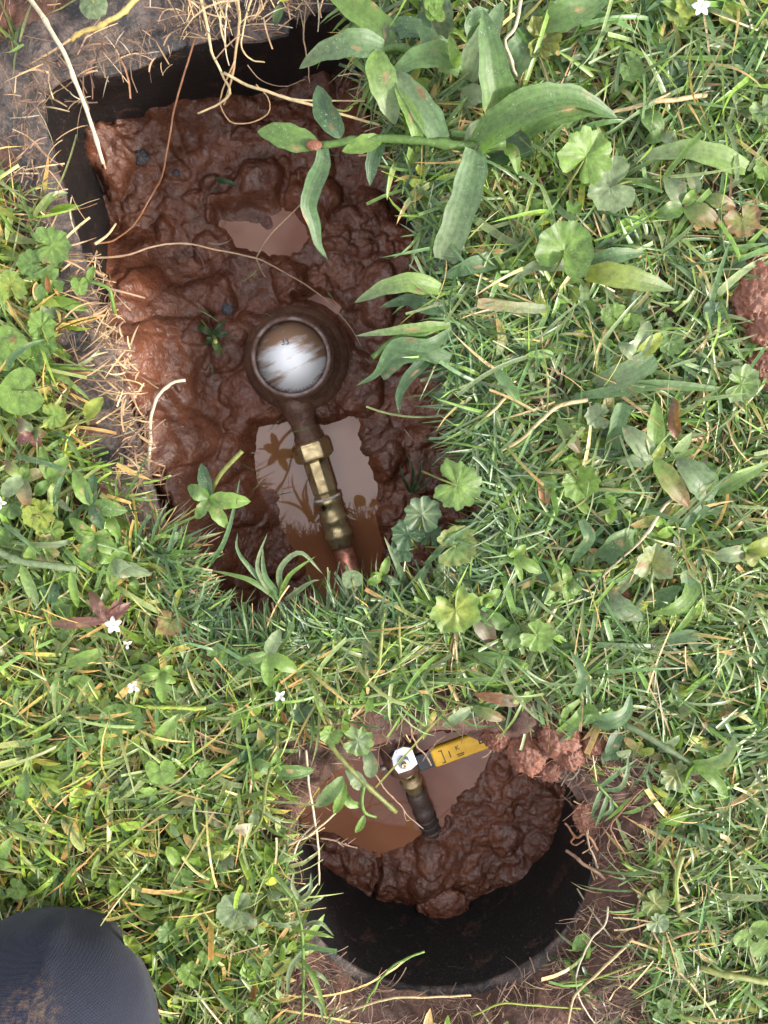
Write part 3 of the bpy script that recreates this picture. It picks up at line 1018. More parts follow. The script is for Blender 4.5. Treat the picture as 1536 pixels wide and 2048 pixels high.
# stones half sunk in the mud of the meter box
GS = 'dark stones in the mud of the meter box'
for (x, y, r, lb, sd_) in ((325, 694, 17, 'dark blue grey stone in mud left of the water meter', 31.0),
                           (281, 314, 17, 'dark stone in the heaped mud at the top left of the meter box', 33.0),
                           (352, 346, 7, 'tiny dark stone beside the thin reddish stem, high in the meter box', 35.0),
                           (455, 618, 14, 'half buried dark stone up and left of the register', 37.0)):
    clod(x, y, ZM + (0.022 if y < 400 else 0.010), r, lb, 'stone', 'stone', GS, M['stone'], sd_, 0.7, rough=0.3)

# ---- ball valve in the round box
VZ = -0.098
g0, g1 = P(842, 1523, VZ), P(1010, 1462, VZ)
hd = unit(g1 - g0)
hs = np.cross((0, 0, 1), hd)
hu = np.array((0, 0, 1.0))
pc = P(806, 1517, VZ)
valve = thing('ball_valve', 'brass ball valve with yellow lever handle in the round box', 'valve', pc)
mb = MB()
box(mb, (g0 + hd * 0.0045), (0.019, 0.0185, 0.006), X=hd, Y=hs, Z=hu)
o = mb.build('lever_neck', M['black_rubber'], valve, smooth=False)
bevel(o, 0.0015)
mb = MB()
gl = np.linalg.norm(g1 - g0)
gc = g0 + hd * (0.012 + (gl - 0.012) / 2)
box(mb, gc, (gl - 0.012, 0.0215, 0.0085), X=hd, Y=hs, Z=hu)
grip = mb.build('lever_grip', M['yellow'], valve, smooth=False)
bevel(grip, 0.003, 3)
gz = VZ + 0.0045
def gp(a, b, z=0.0):
    return g0 + hd * a + hs * b + hu * (0.0046 + z)
ginv = Matrix.Identity(4)      # the grip's own frame is the world's
def gtext(s, a, b, size, bold=0.0, d=None):
    o = text_mesh(s, size, 'lettering', M['black'], grip, gp(a, b), hd if d is None else d, bold=bold, parent_inv=ginv)
gtext('BLUEFIN', 0.0815, 0.0012, 0.0100, 0.0002)
gtext('K', 0.0405, 0.0025, 0.0075)
mb = MB()
box(mb, gp(0.0415, -0.0045), (0.008, 0.0008, 0.0002), X=hd, Y=hs, Z=hu)
box(mb, gp(0.0415, -0.0065), (0.007, 0.0006, 0.0002), X=hd, Y=hs, Z=hu)
box(mb, gp(0.031, -0.001), (0.0010, 0.0075, 0.0002), X=hd, Y=hs, Z=hu)
box(mb, gp(0.024, -0.001), (0.0009, 0.013, 0.0002), X=hd, Y=hs, Z=hu)
box(mb, gp(0.0226, 0.0058), (0.004, 0.0009, 0.0002), X=hd, Y=hs, Z=hu)
box(mb, gp(0.0226, -0.0076), (0.004, 0.0009, 0.0002), X=hd, Y=hs, Z=hu)
o = mb.build('pictogram', M['black'], smooth=False)
o.parent = grip
o.matrix_parent_inverse = ginv
# zinc plate with clipped corners
mb = MB()
out2 = [(0.0125, -0.0095), (0.0125, 0.0095), (0.005, 0.0135), (-0.004, 0.0130), (-0.0105, 0.006), (-0.0120, -0.004), (-0.0100, -0.0125), (0.004, -0.0130)]
tp = [pc + hd * a + hs * b + hu * 0.0036 for a, b in out2]
bt = [q - hu * 0.003 for q in tp]
nV = len(out2)
mb.add(np.array(tp + bt), [tuple(range(nV)), tuple(range(2 * nV - 1, nV - 1, -1))] + [(i, i + nV, (i + 1) % nV + nV, (i + 1) % nV) for i in range(nV)])
o = mb.build('lever_plate', M['chrome'], valve, smooth=False)
bevel(o, 0.0006)
mb = MB()
nc = pc + hu * 0.0036 - hs * 0.002
lathe(mb, [(0.0068, 0.0), (0.0068, 0.0034), (0.0060, 0.0046), (0.0, 0.0046)], nc, (0, 0, 1), 6)
mb.build('stem_nut', simple('blued_nut', (0.20, 0.27, 0.34), 0.35, 0.7), valve, smooth=False)
mb = MB()
lathe(mb, [(0.0058, 0.0042), (0.0058, 0.0052), (0.0, 0.0052)], nc, (0, 0, 1), 24)
mb.build('washer', M['chrome'], valve)
mb = MB()
lathe(mb, [(0.0034, 0.004), (0.0034, 0.0085), (0.0026, 0.0095), (0.0013, 0.0095), (0.0011, 0.0075), (0.0, 0.0075)], nc, (0, 0, 1), 20)
mb.build('stem', simple('clean_brass', (0.70, 0.50, 0.25), 0.3, 0.9), valve)
M['bolt'] = simple('bolt', (0.35, 0.30, 0.25), 0.4, 0.6)
pa, pb = P(796, 1500, -0.132), P(880, 1700, -0.178)
pd_ = unit(pb - pa)
mb = MB()
lathe(mb, [(0.0, -0.034), (0.014, -0.033), (0.0175, -0.026), (0.0175, -0.012), (0.020, -0.006), (0.020, 0.008), (0.0175, 0.013), (0.0185, 0.016), (0.0185, 0.023), (0.0165, 0.026)], pa, pd_, 32)
lathe(mb, [(0.0, 0.0), (0.011, 0.0), (0.011, 0.014), (0.008, 0.016), (0.0, 0.016)], pa + np.array((0, 0, 0.012)), (0, 0, 1), 24)
mb.build('valve_body', M['muddy_metal'], valve)
mb = MB()
lathe(mb, [(0.0120, 0.024), (0.0120, 0.036), (0.0098, 0.0375), (0.0098, 0.044), (0.0125, 0.0455), (0.0125, 0.049), (0.0095, 0.051), (0.0088, 0.066), (0.0, 0.066)], pa, pd_, 28)
mb.build('tailpiece', M['brass'], valve)
for s_ in (-1, 1):
    mb = MB()
    lathe(mb, [(0.0, 0.0), (0.0034, 0.0), (0.0034, 0.007), (0.0, 0.008)], pa + pd_ * 0.016 + np.cross(pd_, hu) * (0.019 * s_) + hu * 0.002, np.cross(pd_, hu) * s_, 14)
    mb.build('bolt_head', M['bolt'], valve)
dp = thing('service_pipe', 'dark muddy pipe running from the ball valve down into mud in the round box', 'pipe', pa + pd_ * 0.06)
mb = MB()
lathe(mb, [(0.0, 0.062), (0.0108, 0.063), (0.0116, 0.067), (0.0116, 0.080), (0.0108, 0.082), (0.0108, 0.090), (0.0122, 0.092), (0.0122, 0.099), (0.0110, 0.1), (0.0110, 0.15), (0.0, 0.15)], pa, pd_, 28)
mb.build('tube', M['dark_pipe'], dp)
mb = MB()
for k in range(3):
    lathe(mb, [(0.0108, 0.0), (0.0122, 0.0008), (0.0122, 0.0026), (0.0108, 0.0034)], pa + pd_ * (0.104 + 0.010 * k), pd_, 28)
mb.build('clamp_band', M['dark_pipe'], dp)

# ---- the kneeling person's leg
def build_leg():
    mball = bpy.data.metaballs.new('person')
    mball.resolution = 0.012
    mball.render_resolution = 0.012
    mball.threshold = 0.12
    K = P(62, 2082, 0.078)
    hip = K + np.array((0.02, -0.40, 0.26))
    ank = K + np.array((-0.03, -0.42, -0.02))
    def ball(c, r):
        e = mball.elements.new()
        e.co = [float(q) for q in c]
        e.radius = r
        e.stiffness = 3.0
    for t in np.linspace(0, 1, 12):
        ball(K + (hip - K) * t, 0.118 + 0.022 * t)
    for t in np.linspace(0, 1, 12):
        ball(K + (ank - K) * t, 0.105 - 0.035 * t)
    ball(ank + np.array((0, -0.05, -0.02)), 0.06)
    ball(ank + np.array((0, -0.10, -0.035)), 0.055)
    tmp = bpy.data.objects.new('person', mball)
    col.objects.link(tmp)
    bpy.context.view_layer.update()
    me = bpy.data.meshes.new_from_object(tmp.evaluated_get(bpy.context.evaluated_depsgraph_get()))
    bpy.data.objects.remove(tmp)
    n = len(me.vertices)
    co = np.empty(n * 3)
    me.vertices.foreach_get('co', co)
    co = co.reshape(-1, 3)
    nr = np.empty(n * 3)
    me.vertices.foreach_get('normal', nr)
    nr = nr.reshape(-1, 3)
    f = fbm(co[:, 0] * 14 + co[:, 1] * 5, co[:, 1] * 14 + co[:, 2] * 12, 3, 150)
    g = 1 - np.abs(fbm((co[:, 0] + co[:, 1] * 0.6) * 16, (co[:, 1] - co[:, 0] * 0.6) * 5 + co[:, 2] * 4, 3, 154)) * 3
    co = co + nr * (0.0045 * f + 0.007 * np.clip(g, 0, 1))[:, None]
    co[:, 2] = np.maximum(co[:, 2], 0.002)
    qx, qy = to_px(co[:, 0], co[:, 1], co[:, 2])
    cand = np.nonzero(np.hypot(qx - 80, qy - 2025) < 30)[0]
    stain = co[cand[np.argmax(co[cand, 2])]].copy()
    co -= stain
    me.vertices.foreach_set('co', co.ravel())
    me.polygons.foreach_set('use_smooth', np.ones(len(me.polygons), bool))
    me.materials.clear()
    me.materials.append(M['fabric'])
    me.name = 'person'
    o = link('person', me)
    o.location = stain
    o['label'] = 'knee of a person kneeling on the grass in dusty navy trousers'
    o['category'] = 'person'
build_leg()

# ================================================================ plants
C = dict(
    blue=(0.086, 0.160, 0.066), mid=(0.088, 0.165, 0.038), bright=(0.135, 0.230, 0.045), yel=(0.210, 0.260, 0.040), dark=(0.042, 0.092, 0.038),
    pale=(0.170, 0.230, 0.120), grey=(0.125, 0.175, 0.088), red=(0.15, 0.060, 0.055), rust=(0.190, 0.085, 0.040),
    straw=(0.40, 0.31, 0.17), tan=(0.33, 0.21, 0.11), brown=(0.13, 0.072, 0.045), white=(0.42, 0.36, 0.26), gold=(0.33, 0.25, 0.08), olive=(0.17, 0.19, 0.05), root=(0.20, 0.13, 0.085))

def cc(c):
    return np.array(C[c] if isinstance(c, str) else c, float)

_pr = np.random.default_rng(99)

def world_pts(pts):
    return np.array([P(p[0], p[1], p[2] / 1000.0) for p in pts])

def width_profile(kind, s):
    if kind == 'grass':
        return (0.55 + 0.45 * np.minimum(1, s / 0.22)) * (1 - s ** 2.4) ** 0.85
    if kind == 'lance':
        w = np.clip(s, 0, 1) ** 0.62 * np.clip(1 - s, 0, 1) ** 0.80
        return np.maximum(w / 0.372, 0.03) * np.where(s > 0.999, 0.0, 1.0)
    if kind == 'blunt':
        return (0.7 + 0.3 * np.minimum(1, s / 0.2)) * np.where(s > 0.97, 0.72, 1.0)
    return np.ones_like(s)

def strip_leaf(pts, w_px, color, tip=None, kind='grass', fold=0.28, roll=0.0, serr=0.0, blotch=0.02, bcol='tan', n=16, veins=2.5, curl=0.0):
    p = spline(world_pts(pts), n)
    m = len(p)
    s = np.linspace(0, 1, m)
    w = width_profile(kind, s) * (w_px * PXM / 2)
    T = np.gradient(p, axis=0)
    T /= np.linalg.norm(T, axis=1)[:, None] + 1e-12
    S = np.cross(T, (0, 0, 1.0))
    S /= np.linalg.norm(S, axis=1)[:, None] + 1e-9
    Nn = np.cross(S, T)
    rl = np.radians(roll + curl * (s - 0.3) * 60) if np.isscalar(roll) else np.radians(np.interp(s, np.linspace(0, 1, len(roll)), roll))
    S2 = S * np.cos(rl)[:, None] + Nn * np.sin(rl)[:, None]
    N2 = -S * np.sin(rl)[:, None] + Nn * np.cos(rl)[:, None]
    us = np.array((-1, -0.62, -0.25, 0, 0.25, 0.62, 1.0))
    ph = _pr.random() * 6
    # width is uneven and the margins ripple
    wl = w[:, None] * (1 + 0.06 * np.sin(s * 23 + ph)[:, None] * np.sign(us)[None, :])
    lift = fold * np.abs(us)[None, :] ** 1.4 * w[:, None] + serr * w[:, None] * (np.abs(us)[None, :] ** 3) * np.sin(s[:, None] * 40 + ph + us[None, :])
    lift = lift + 0.08 * w[:, None] * np.sin(s * 9 + ph)[:, None] * us[None, :]
    V = p[:, None, :] + S2[:, None, :] * (us[None, :] * wl)[..., None] + N2[:, None, :] * lift[..., None]
    k = len(us)
    F = [(i * k + j, i * k + j + 1, (i + 1) * k + j + 1, (i + 1) * k + j) for i in range(m - 1) for j in range(k - 1)]
    c0, c1 = cc(color), cc(tip if tip is not None else color)
    col_ = c0 + (c1 - c0) * (s[:, None, None] ** 1.3)
    col_ = np.repeat(col_, k, axis=1) if col_.shape[1] == 1 else col_
    col_ = col_ * (1 + 0.16 * (np.abs(us)[None, :, None] - 0.5)) * (1 + 0.10 * (_pr.random((m, k, 1)) - 0.5))
    if blotch:
        q = fbm(s[:, None] * 6 + ph, us[None, :] * 1.6 + 2 * ph, 3, 160)
        f = smooth01(q, 0.55 - blotch, 0.75 - blotch)[..., None] * 0.9
        col_ = col_ * (1 - f) + cc(bcol) * f
    st = np.zeros((m, k, 3))
    st[..., 0] = us[None, :] * veins
    st[..., 1] = s[:, None]
    return V.reshape(-1, 3), F, col_.reshape(-1, 3), st.reshape(-1, 3)

def round_leaf(c, r_px, notch, color, edge=None, lobes=9, scal=0.07, cup=0.15, tilt=(0, 0), kidney=0.8, pucker=0.03, blotch=0.0, bcol='tan', fold=0.0, nr=5):
    """a scalloped kidney leaf; notch: direction of its stalk in the picture, degrees, 0 = right, 90 = up"""
    na = lobes * 6 + 1
    th = np.linspace(-math.pi, math.pi, na)          # 0 points away from the stalk
    rad = 1 - kidney * np.exp(-((np.abs(th) - math.pi) / 0.30) ** 2) + 0.10 * np.exp(-((np.abs(th) - 2.35) / 0.45) ** 2)
    rad = rad * (1 + scal * (np.cos(th * lobes) + 0.5 * np.cos(th * (lobes * 2 + 1) + _pr.random() * 6))) * (1 + 0.05 * np.sin(th * 2 + _pr.random() * 6) + 0.04 * np.sin(th * 3 + _pr.random() * 6))
    rho = np.linspace(0, 1, nr + 1)
    r = r_px * PXM
    ph = _pr.random() * 50
    X = rho[:, None] * np.cos(th)[None, :] * rad[None, :]
    Y = rho[:, None] * np.sin(th)[None, :] * rad[None, :]
    pucker = pucker * 0.55
    Z = cup * rho[:, None] ** 2 + pucker * rho[:, None] * -np.cos(th * lobes)[None, :] * (1 + 0.5 * np.sin(th * 2 + ph))[None, :] + 0.05 * fbm(X * 7 + ph, Y * 7 - ph, 3, 171) + 0.10 * fbm(X * 2.5 + ph, Y * 2.5, 3, 170) + fold * np.abs(Y)
    a = math.radians(notch) + math.pi
    tx, ty = math.radians(tilt[0]), math.radians(tilt[1])
    Z2 = Z + X * math.tan(tx) + Y * math.tan(ty)
    wx = X * math.cos(tx) * math.cos(a) - Y * math.cos(ty) * math.sin(a)
    wy = X * math.cos(tx) * math.sin(a) + Y * math.cos(ty) * math.cos(a)
    cen = P(c[0], c[1], c[2] / 1000.0)
    cen = cen - np.array((math.cos(a), math.sin(a), 0)) * r * 0.25 * kidney
    V = cen + r * np.stack([wx, wy, Z2], -1)
    V[..., 2] = np.maximum(V[..., 2], 0.002) if c[2] > 0 else V[..., 2]
    F = [(i * na + j, i * na + j + 1, (i + 1) * na + j + 1, (i + 1) * na + j) for i in range(nr) for j in range(na - 1)]
    c0, c1 = cc(color), cc(edge if edge is not None else color)
    f = (rho[:, None, None] ** 2.5)
    col_ = (c0 * (1 - f) + c1 * f) * (1 + 0.45 * fbm(X * 5 + ph, Y * 5 - ph, 4, 174, 0.65))[..., None]
    if blotch:
        g = smooth01(fbm(X * 1.8 + ph, Y * 1.8 + ph, 3, 178), 0.45 - blotch, 0.7 - blotch)[..., None] * 0.9
        col_ = col_ * (1 - g) + cc(bcol) * g
    col_ = np.clip(col_, 0.005, 1)
    st = np.zeros((nr + 1, na, 3))
    st[..., 0] = (th * lobes / (2 * math.pi))[None, :] + 0.0
    st[..., 1] = rho[:, None]
    return V.reshape(-1, 3), F, col_.reshape(-1, 3), st.reshape(-1, 3), cen

def plant(name, label, cat, parts, group=None):
    """parts: ('leaf', pts, w, color, {..}), ('round', centre, r, notch, color, {..}), ('stem', pts, r, color, {..})"""
    f = parts[0][1]
    f = f[0] if isinstance(f[0], (tuple, list)) else f
    root = thing(name, label, cat, P(f[0], f[1], f[2] / 1000.0), group)
    for pt in parts:
        mb = MB()
        opt = dict(pt[-1]) if isinstance(pt[-1], dict) else {}
        if pt[0] == 'leaf':
            mb.add(*strip_leaf(pt[1], pt[2], pt[3], **opt))
            mb.build('leaf', M['leaf'], root)
        elif pt[0] == 'round':
            stalk = opt.pop('stalk', True)
            v, f_, c_, s_, cen = round_leaf(pt[1], pt[2], pt[3], pt[4], **opt)
            if stalk:
                a = math.radians(pt[3])
                d = np.array((math.cos(a), math.sin(a), 0))
                q = cen + d * pt[2] * PXM * 0.7
                e = cen + d * pt[2] * PXM * 1.5
                tube(mb, [cen + np.array((0, 0, -0.0004)), q + np.array((0, 0, -0.003)), (e[0], e[1], max(cen[2] - 0.018, 0.0) if pt[1][2] > 0 else cen[2] - 0.012)], 0.0009, 8, 5, cc('olive'))
            mb.add(v, f_, c_, s_)
            mb.build('leaf', M['leaf'], root)
        elif pt[0] == 'stem':
            dry = opt.pop('dry', False)
            tube(mb, world_pts(pt[1]), pt[2] * PXM, opt.pop('n', 18), 7, cc(pt[3]), taper=opt.pop('taper', 0.8), knots=opt.pop('knots', 0))
            mb.build('stem', M['dry'] if dry else M['leaf'], root)
    return root

def L(pts, w, c='mid', **k):
    return ('leaf', pts, w, c, k)
def LA(pts, w, c='mid', **k):
    k.setdefault('kind', 'lance'); k.setdefault('veins', 0.5); k.setdefault('n', 12); k.setdefault('fold', 0.32)
    return ('leaf', pts, w, c, k)
def R(c, r, notch, col_='mid', **k):
    return ('round', c, r, notch, col_, k)
def D(c, r, notch, col_='bright', **k):
    k.setdefault('lobes', 7); k.setdefault('scal', 0.0); k.setdefault('pucker', 0.015); k.setdefault('kidney', 0.62); k.setdefault('cup', 0.10)
    return ('round', c, r, notch, col_, k)
def S(pts, r, c='olive', **k):
    return ('stem', pts, r, c, k)

# ---- crabgrass, broad blades
plant('crabgrass', 'sprawling crabgrass runner reaching left over the pit, lowest blade hanging over the mud', 'grass plant', [
    S([(1010, 285, 34), (930, 292, 36), (830, 280, 38), (740, 278, 38), (640, 291, 36)], 9, 'mid', n=24, taper=0.75, knots=2),
    LA([(640, 289, 36), (590, 280, 39), (550, 268, 38), (514, 263, 35)], 44, 'mid', tip='mid', veins=2.5, serr=0.03),
    L([(647, 293, 36), (645, 330, 33), (628, 372, 27), (617, 408, 22), (628, 450, 14), (637, 490, 8), (656, 520, 2)], 36, 'blue', serr=0.10, curl=0.5),
    LA([(765, 278, 39), (735, 287, 40), (684, 303, 38)], 30, 'bright', veins=1.5),
    LA([(682, 278, 38), (668, 250, 42), (650, 222, 43), (635, 170, 38)], 40, 'dark', roll=[0, 25, -20], blotch=0.05, bcol='rust', veins=2),
    L([(885, 282, 36), (850, 225, 43), (815, 175, 45), (780, 130, 40)], 50, 'blue', tip='grey', serr=0.05, blotch=0.03, bcol='rust'),
    L([(760, 280, 36), (745, 325, 33), (740, 372, 26)], 30, 'dark'),
    L([(952, 300, 40), (938, 370, 38), (915, 440, 30), (888, 520, 18)], 54, 'blue', tip='grey', kind='blunt', serr=0.06, blotch=0.0),
    L([(838, 282, 38), (828, 240, 45), (800, 190, 46), (790, 170, 44)], 28, 'bright', roll=10),
], 'broad crabgrass plants')
plant('crabgrass', 'crabgrass plant with one tall upright blade beside one great arching blade', 'grass plant', [
    S([(1000, 300, 20), (950, 296, 30), (930, 292, 34)], 9, 'mid'),
    L([(948, 300, 34), (985, 262, 50), (1040, 222, 62), (1100, 200, 62), (1150, 198, 54), (1195, 215, 42), (1236, 237, 30)], 62, 'mid', tip='blue', serr=0.10, roll=[8, 14, 5], fold=0.35),
    L([(1052, 268, 34), (1080, 240, 44), (1130, 222, 46), (1185, 216, 38), (1232, 236, 26)], 44, 'mid', tip='blue', serr=0.05, roll=-12),
    L([(1003, 240, 40), (992, 180, 58), (978, 90, 70), (965, 16, 74)], 62, 'mid', tip='blue', fold=0.4, serr=0.03),
    L([(1010, 292, 30), (1028, 310, 33), (1036, 350, 26)], 24, 'bright'),
    L([(950, 320, 20), (1010, 300, 26), (1060, 285, 24)], 46, 'dark', kind='blunt'),
    L([(948, 300, 28), (955, 270, 38), (990, 240, 40), (1012, 225, 36)], 44, 'grey', serr=0.1),
], 'broad crabgrass plants')
plant('crabgrass', 'crabgrass clump at top centre with a pale blade bent down over the pit edge', 'grass plant', [
    S([(925, 140, 30), (860, 120, 34), (800, 95, 36), (750, 105, 36)], 8, 'mid', knots=1),
    L([(768, 96, 38), (722, 88, 46), (690, 92, 46), (640, 108, 38), (598, 138, 26)], 48, 'blue', tip='grey', serr=0.03),
    L([(753, 98, 44), (758, 140, 46), (775, 190, 42), (790, 250, 32)], 50, 'bright', tip='pale', kind='lance', veins=2.5, fold=0.2),
    L([(920, 140, 36), (880, 112, 46), (830, 118, 48), (775, 155, 38)], 46, 'mid', tip='blue', serr=0.05, roll=8),
    L([(910, 118, 34), (868, 92, 46), (845, 62, 48), (830, 50, 46)], 42, 'blue', serr=0.03),
    LA([(915, 138, 40), (908, 110, 52), (898, 68, 58)], 20, 'bright'),
    L([(800, 168, 28), (830, 230, 30), (850, 285, 24)], 30, 'bright', tip='mid'),
    L([(795, 100, 30), (740, 40, 36), (690, 8, 34), (650, -20, 28)], 52, 'mid', tip='bright', serr=0.02),
    L([(800, 105, 26), (790, 60, 34), (850, 55, 34), (835, 20, 30)], 40, 'dark'),
], 'broad crabgrass plants')
plant('crabgrass', 'dusty crabgrass blades crowding the top edge just left of the tall upright blade', 'grass plant', [
    L([(885, 80, 22), (878, 40, 28), (872, 0, 30), (868, -40, 28)], 50, 'grey', tip='dark', kind='blunt', fold=0.15, blotch=0.02),
    L([(935, 160, 24), (955, 105, 36), (985, 50, 42), (1008, 0, 40)], 50, 'grey', tip='blue', serr=0.03),
    L([(955, 95, 30), (942, 55, 40), (955, 25, 46), (985, 25, 40)], 26, 'blue'),
    L([(1012, 150, 18), (1040, 105, 26), (1064, 70, 24)], 52, 'blue', kind='blunt'),
    L([(1090, 50, 28), (1130, 30, 34), (1180, 12, 32), (1225, -20, 26)], 56, 'mid', tip='blue', serr=0.05),
    L([(925, 205, 22), (950, 190, 27), (985, 185, 24)], 40, 'grey', serr=0.08),
], 'broad crabgrass plants')
plant('crabgrass', 'pale lone crabgrass blade lying level below the straw stalk, tip to the left', 'grass blade', [
    L([(1492, 338, 24), (1440, 316, 32), (1380, 300, 34), (1320, 306, 28), (1262, 322, 18)], 44, 'bright', tip='pale', serr=0.02, fold=0.2)])
plant('crabgrass', 'broad crabgrass blade pointing right under the bright round leaf, yellow at its base', 'grass plant', [
    L([(1172, 546, 24), (1225, 550, 34), (1290, 564, 32), (1350, 580, 22)], 46, 'yel', tip='blue', serr=0.02),
    L([(1170, 530, 20), (1230, 512, 28), (1290, 505, 22)], 34, 'blue'),
    L([(1170, 535, 18), (1115, 530, 27), (1060, 536, 28), (1012, 578, 20)], 26, 'grey', serr=0.05),
    L([(1000, 520, 18), (950, 530, 25), (880, 556, 20)], 36, 'blue', serr=0.12),
    L([(1000, 470, 10), (1020, 455, 16), (985, 440, 12)], 24, 'dark')])
plant('crabgrass', 'crabgrass plant leaning over the right pit edge, blades fanned left towards the register', 'grass plant', [
    S([(900, 640, 20), (850, 668, 24), (800, 672, 24), (745, 715, 16)], 7, 'mid', knots=2),
    L([(880, 578, 26), (825, 566, 36), (770, 575, 34), (708, 606, 22)], 38, 'bright', tip='grey', serr=0.03, blotch=0.05, bcol='rust'),
    L([(900, 650, 22), (840, 655, 30), (770, 664, 28), (710, 672, 20)], 20, 'bright', tip='pale'),
    L([(905, 660, 20), (860, 690, 28), (790, 690, 26), (755, 745, 14), (712, 772, 4)], 26, 'blue', blotch=0.05, bcol='rust'),
    L([(880, 700, 18), (830, 740, 22), (800, 785, 14), (798, 828, 4)], 26, 'dark'),
    L([(900, 720, 20), (850, 705, 26), (800, 715, 22), (760, 750, 10)], 32, 'blue', kind='blunt'),
    L([(900, 610, 18), (855, 615, 24), (815, 600, 18), (758, 616, 10)], 30, 'dark'),
    L([(920, 740, 14), (890, 780, 18), (860, 800, 10)], 22, 'dark')], 'broad crabgrass plants')
plant('crabgrass', 'short wide blade with a sawn-off tip in front of the pale young weed', 'grass blade', [
    L([(1190, 772, 16), (1225, 758, 26), (1270, 738, 32), (1308, 712, 32)], 46, 'grey', tip='blue', kind='blunt', fold=0.15, serr=0.04)])
plant('crabgrass', 'upright narrow folded blade standing between the two brown curled leaves', 'grass blade', [
    L([(1220, 930, 8), (1226, 880, 22), (1238, 830, 32), (1245, 806, 36)], 32, 'blue', kind='blunt', fold=0.5)])
plant('crabgrass', 'long level grass blade crossing behind the short sawn-off blade', 'grass blade', [
    L([(1150, 794, 16), (1230, 782, 24), (1310, 770, 28), (1400, 775, 26), (1480, 782, 18)], 24, 'blue', tip='mid')])
plant('crabgrass', 'pale short blade lying level at the left of the small scalloped leaves', 'grass blade', [
    L([(1092, 618, 22), (1020, 614, 28), (955, 606, 24)], 20, 'pale', tip='straw', kind='blunt')])
plant('crabgrass', 'pale straight blade pointing down right above the bent straw stalk', 'grass blade', [
    L([(992, 738, 26), (1024, 785, 28), (1050, 834, 18)], 24, 'blue', tip='bright')])
plant('crabgrass', 'crabgrass tuft with a big curved blade turning down, right of the twisting vine', 'grass plant', [
    L([(1385, 1145, 14), (1378, 1185, 26), (1350, 1215, 34), (1300, 1228, 26)], 42, 'mid', tip='bright', serr=0.05, roll=[-10, 10, 20]),
    L([(1300, 1215, 14), (1330, 1190, 24), (1364, 1172, 26)], 46, 'blue', serr=0.03),
    L([(1375, 1250, 8), (1378, 1190, 20), (1372, 1140, 30)], 30, 'blue', kind='blunt'),
    L([(1200, 1190, 14), (1240, 1215, 22), (1290, 1240, 18)], 52, 'grey', tip='blue', serr=0.05),
    L([(1300, 1300, 12), (1370, 1270, 20), (1420, 1280, 14)], 34, 'blue')], 'broad crabgrass plants')
plant('crabgrass', 'dark broad blades curling round the pale dead stem, right of the kidney leaves', 'grass plant', [
    L([(1268, 1074, 22), (1235, 1085, 30), (1205, 1118, 20)], 44, 'mid', tip='dark', kind='blunt'),
    L([(1162, 1040, 26), (1178, 1075, 28), (1158, 1105, 20), (1135, 1140, 12)], 26, 'blue'),
    L([(1170, 980, 10), (1225, 1015, 18), (1245, 1075, 14)], 24, 'dark')])
plant('crabgrass', 'blue green oval blade with a toothed edge at the end of a long rising blade', 'grass plant', [
    LA([(1428, 995, 24), (1400, 962, 34), (1375, 935, 34), (1352, 916, 28)], 56, 'blue', veins=2.5, serr=0.06, tip='grey'),
    L([(1430, 985, 20), (1480, 955, 28), (1545, 922, 28)], 34, 'mid', tip='bright', serr=0.05),
    L([(1425, 998, 20), (1385, 1035, 22), (1345, 1080, 14)], 24, 'blue')])
plant('crabgrass', 'crabgrass seedling arching above the lone dry clod right of the round box', 'grass plant', [
    S([(1230, 1440, 14), (1290, 1470, 20), (1385, 1530, 24)], 8, 'grey', knots=1),
    L([(1382, 1530, 24), (1425, 1528, 34), (1458, 1508, 38), (1468, 1470, 32)], 32, 'bright', tip='pale', serr=0.1, roll=[0, 20, 30]),
    L([(1390, 1530, 24), (1425, 1555, 30), (1445, 1580, 26), (1449, 1612, 14)], 26, 'bright', tip='mid'),
    L([(1238, 1465, 16), (1225, 1490, 20), (1222, 1520, 12)], 30, 'dark', kind='blunt'),
    L([(1320, 1500, 16), (1350, 1480, 24), (1360, 1470, 22)], 26, 'pale')])
plant('crabgrass', 'bright crabgrass tuft hanging over the clay clods above the round box', 'grass plant', [
    S([(1165, 1405, 18), (1150, 1350, 22), (1130, 1320, 18)], 6, 'bright'),
    LA([(1168, 1408, 22), (1150, 1440, 26), (1110, 1465, 14)], 24, 'bright', veins=1.5),
    L([(1172, 1410, 22), (1185, 1430, 30), (1165, 1452, 24)], 26, 'mid'),
    L([(1160, 1400, 22), (1130, 1425, 26), (1120, 1470, 14)], 16, 'bright'),
    L([(1160, 1420, 20), (1140, 1470, 18), (1135, 1500, 10)], 12, 'bright'),
    L([(1185, 1445, 20), (1220, 1440, 28), (1250, 1425, 24), (1262, 1385, 20)], 40, 'blue', serr=0.06),
    L([(1150, 1390, 22), (1165, 1350, 30), (1140, 1300, 26)], 24, 'blue')])
plant('crabgrass', 'thin drooping blades on a bent green stem over bare clay, right of the valve box', 'grass plant', [
    S([(1184, 1556, 16), (1205, 1580, 20), (1236, 1615, 10)], 3.4, 'bright'),
    L([(1206, 1575, 18), (1192, 1605, 18), (1182, 1640, 6)], 11, 'blue'),
    L([(1216, 1588, 18), (1205, 1620, 18), (1190, 1655, 6)], 11, 'blue'),
    L([(1222, 1598, 18), (1222, 1620, 20), (1200, 1632, 14), (1178, 1637, 6)], 10, 'blue'),
    L([(1200, 1574, 20), (1230, 1550, 28), (1275, 1518, 20)], 12, 'blue'),
    L([(1205, 1580, 20), (1240, 1575, 28), (1254, 1545, 30), (1256, 1500, 20)], 12, 'blue', tip='pale')])
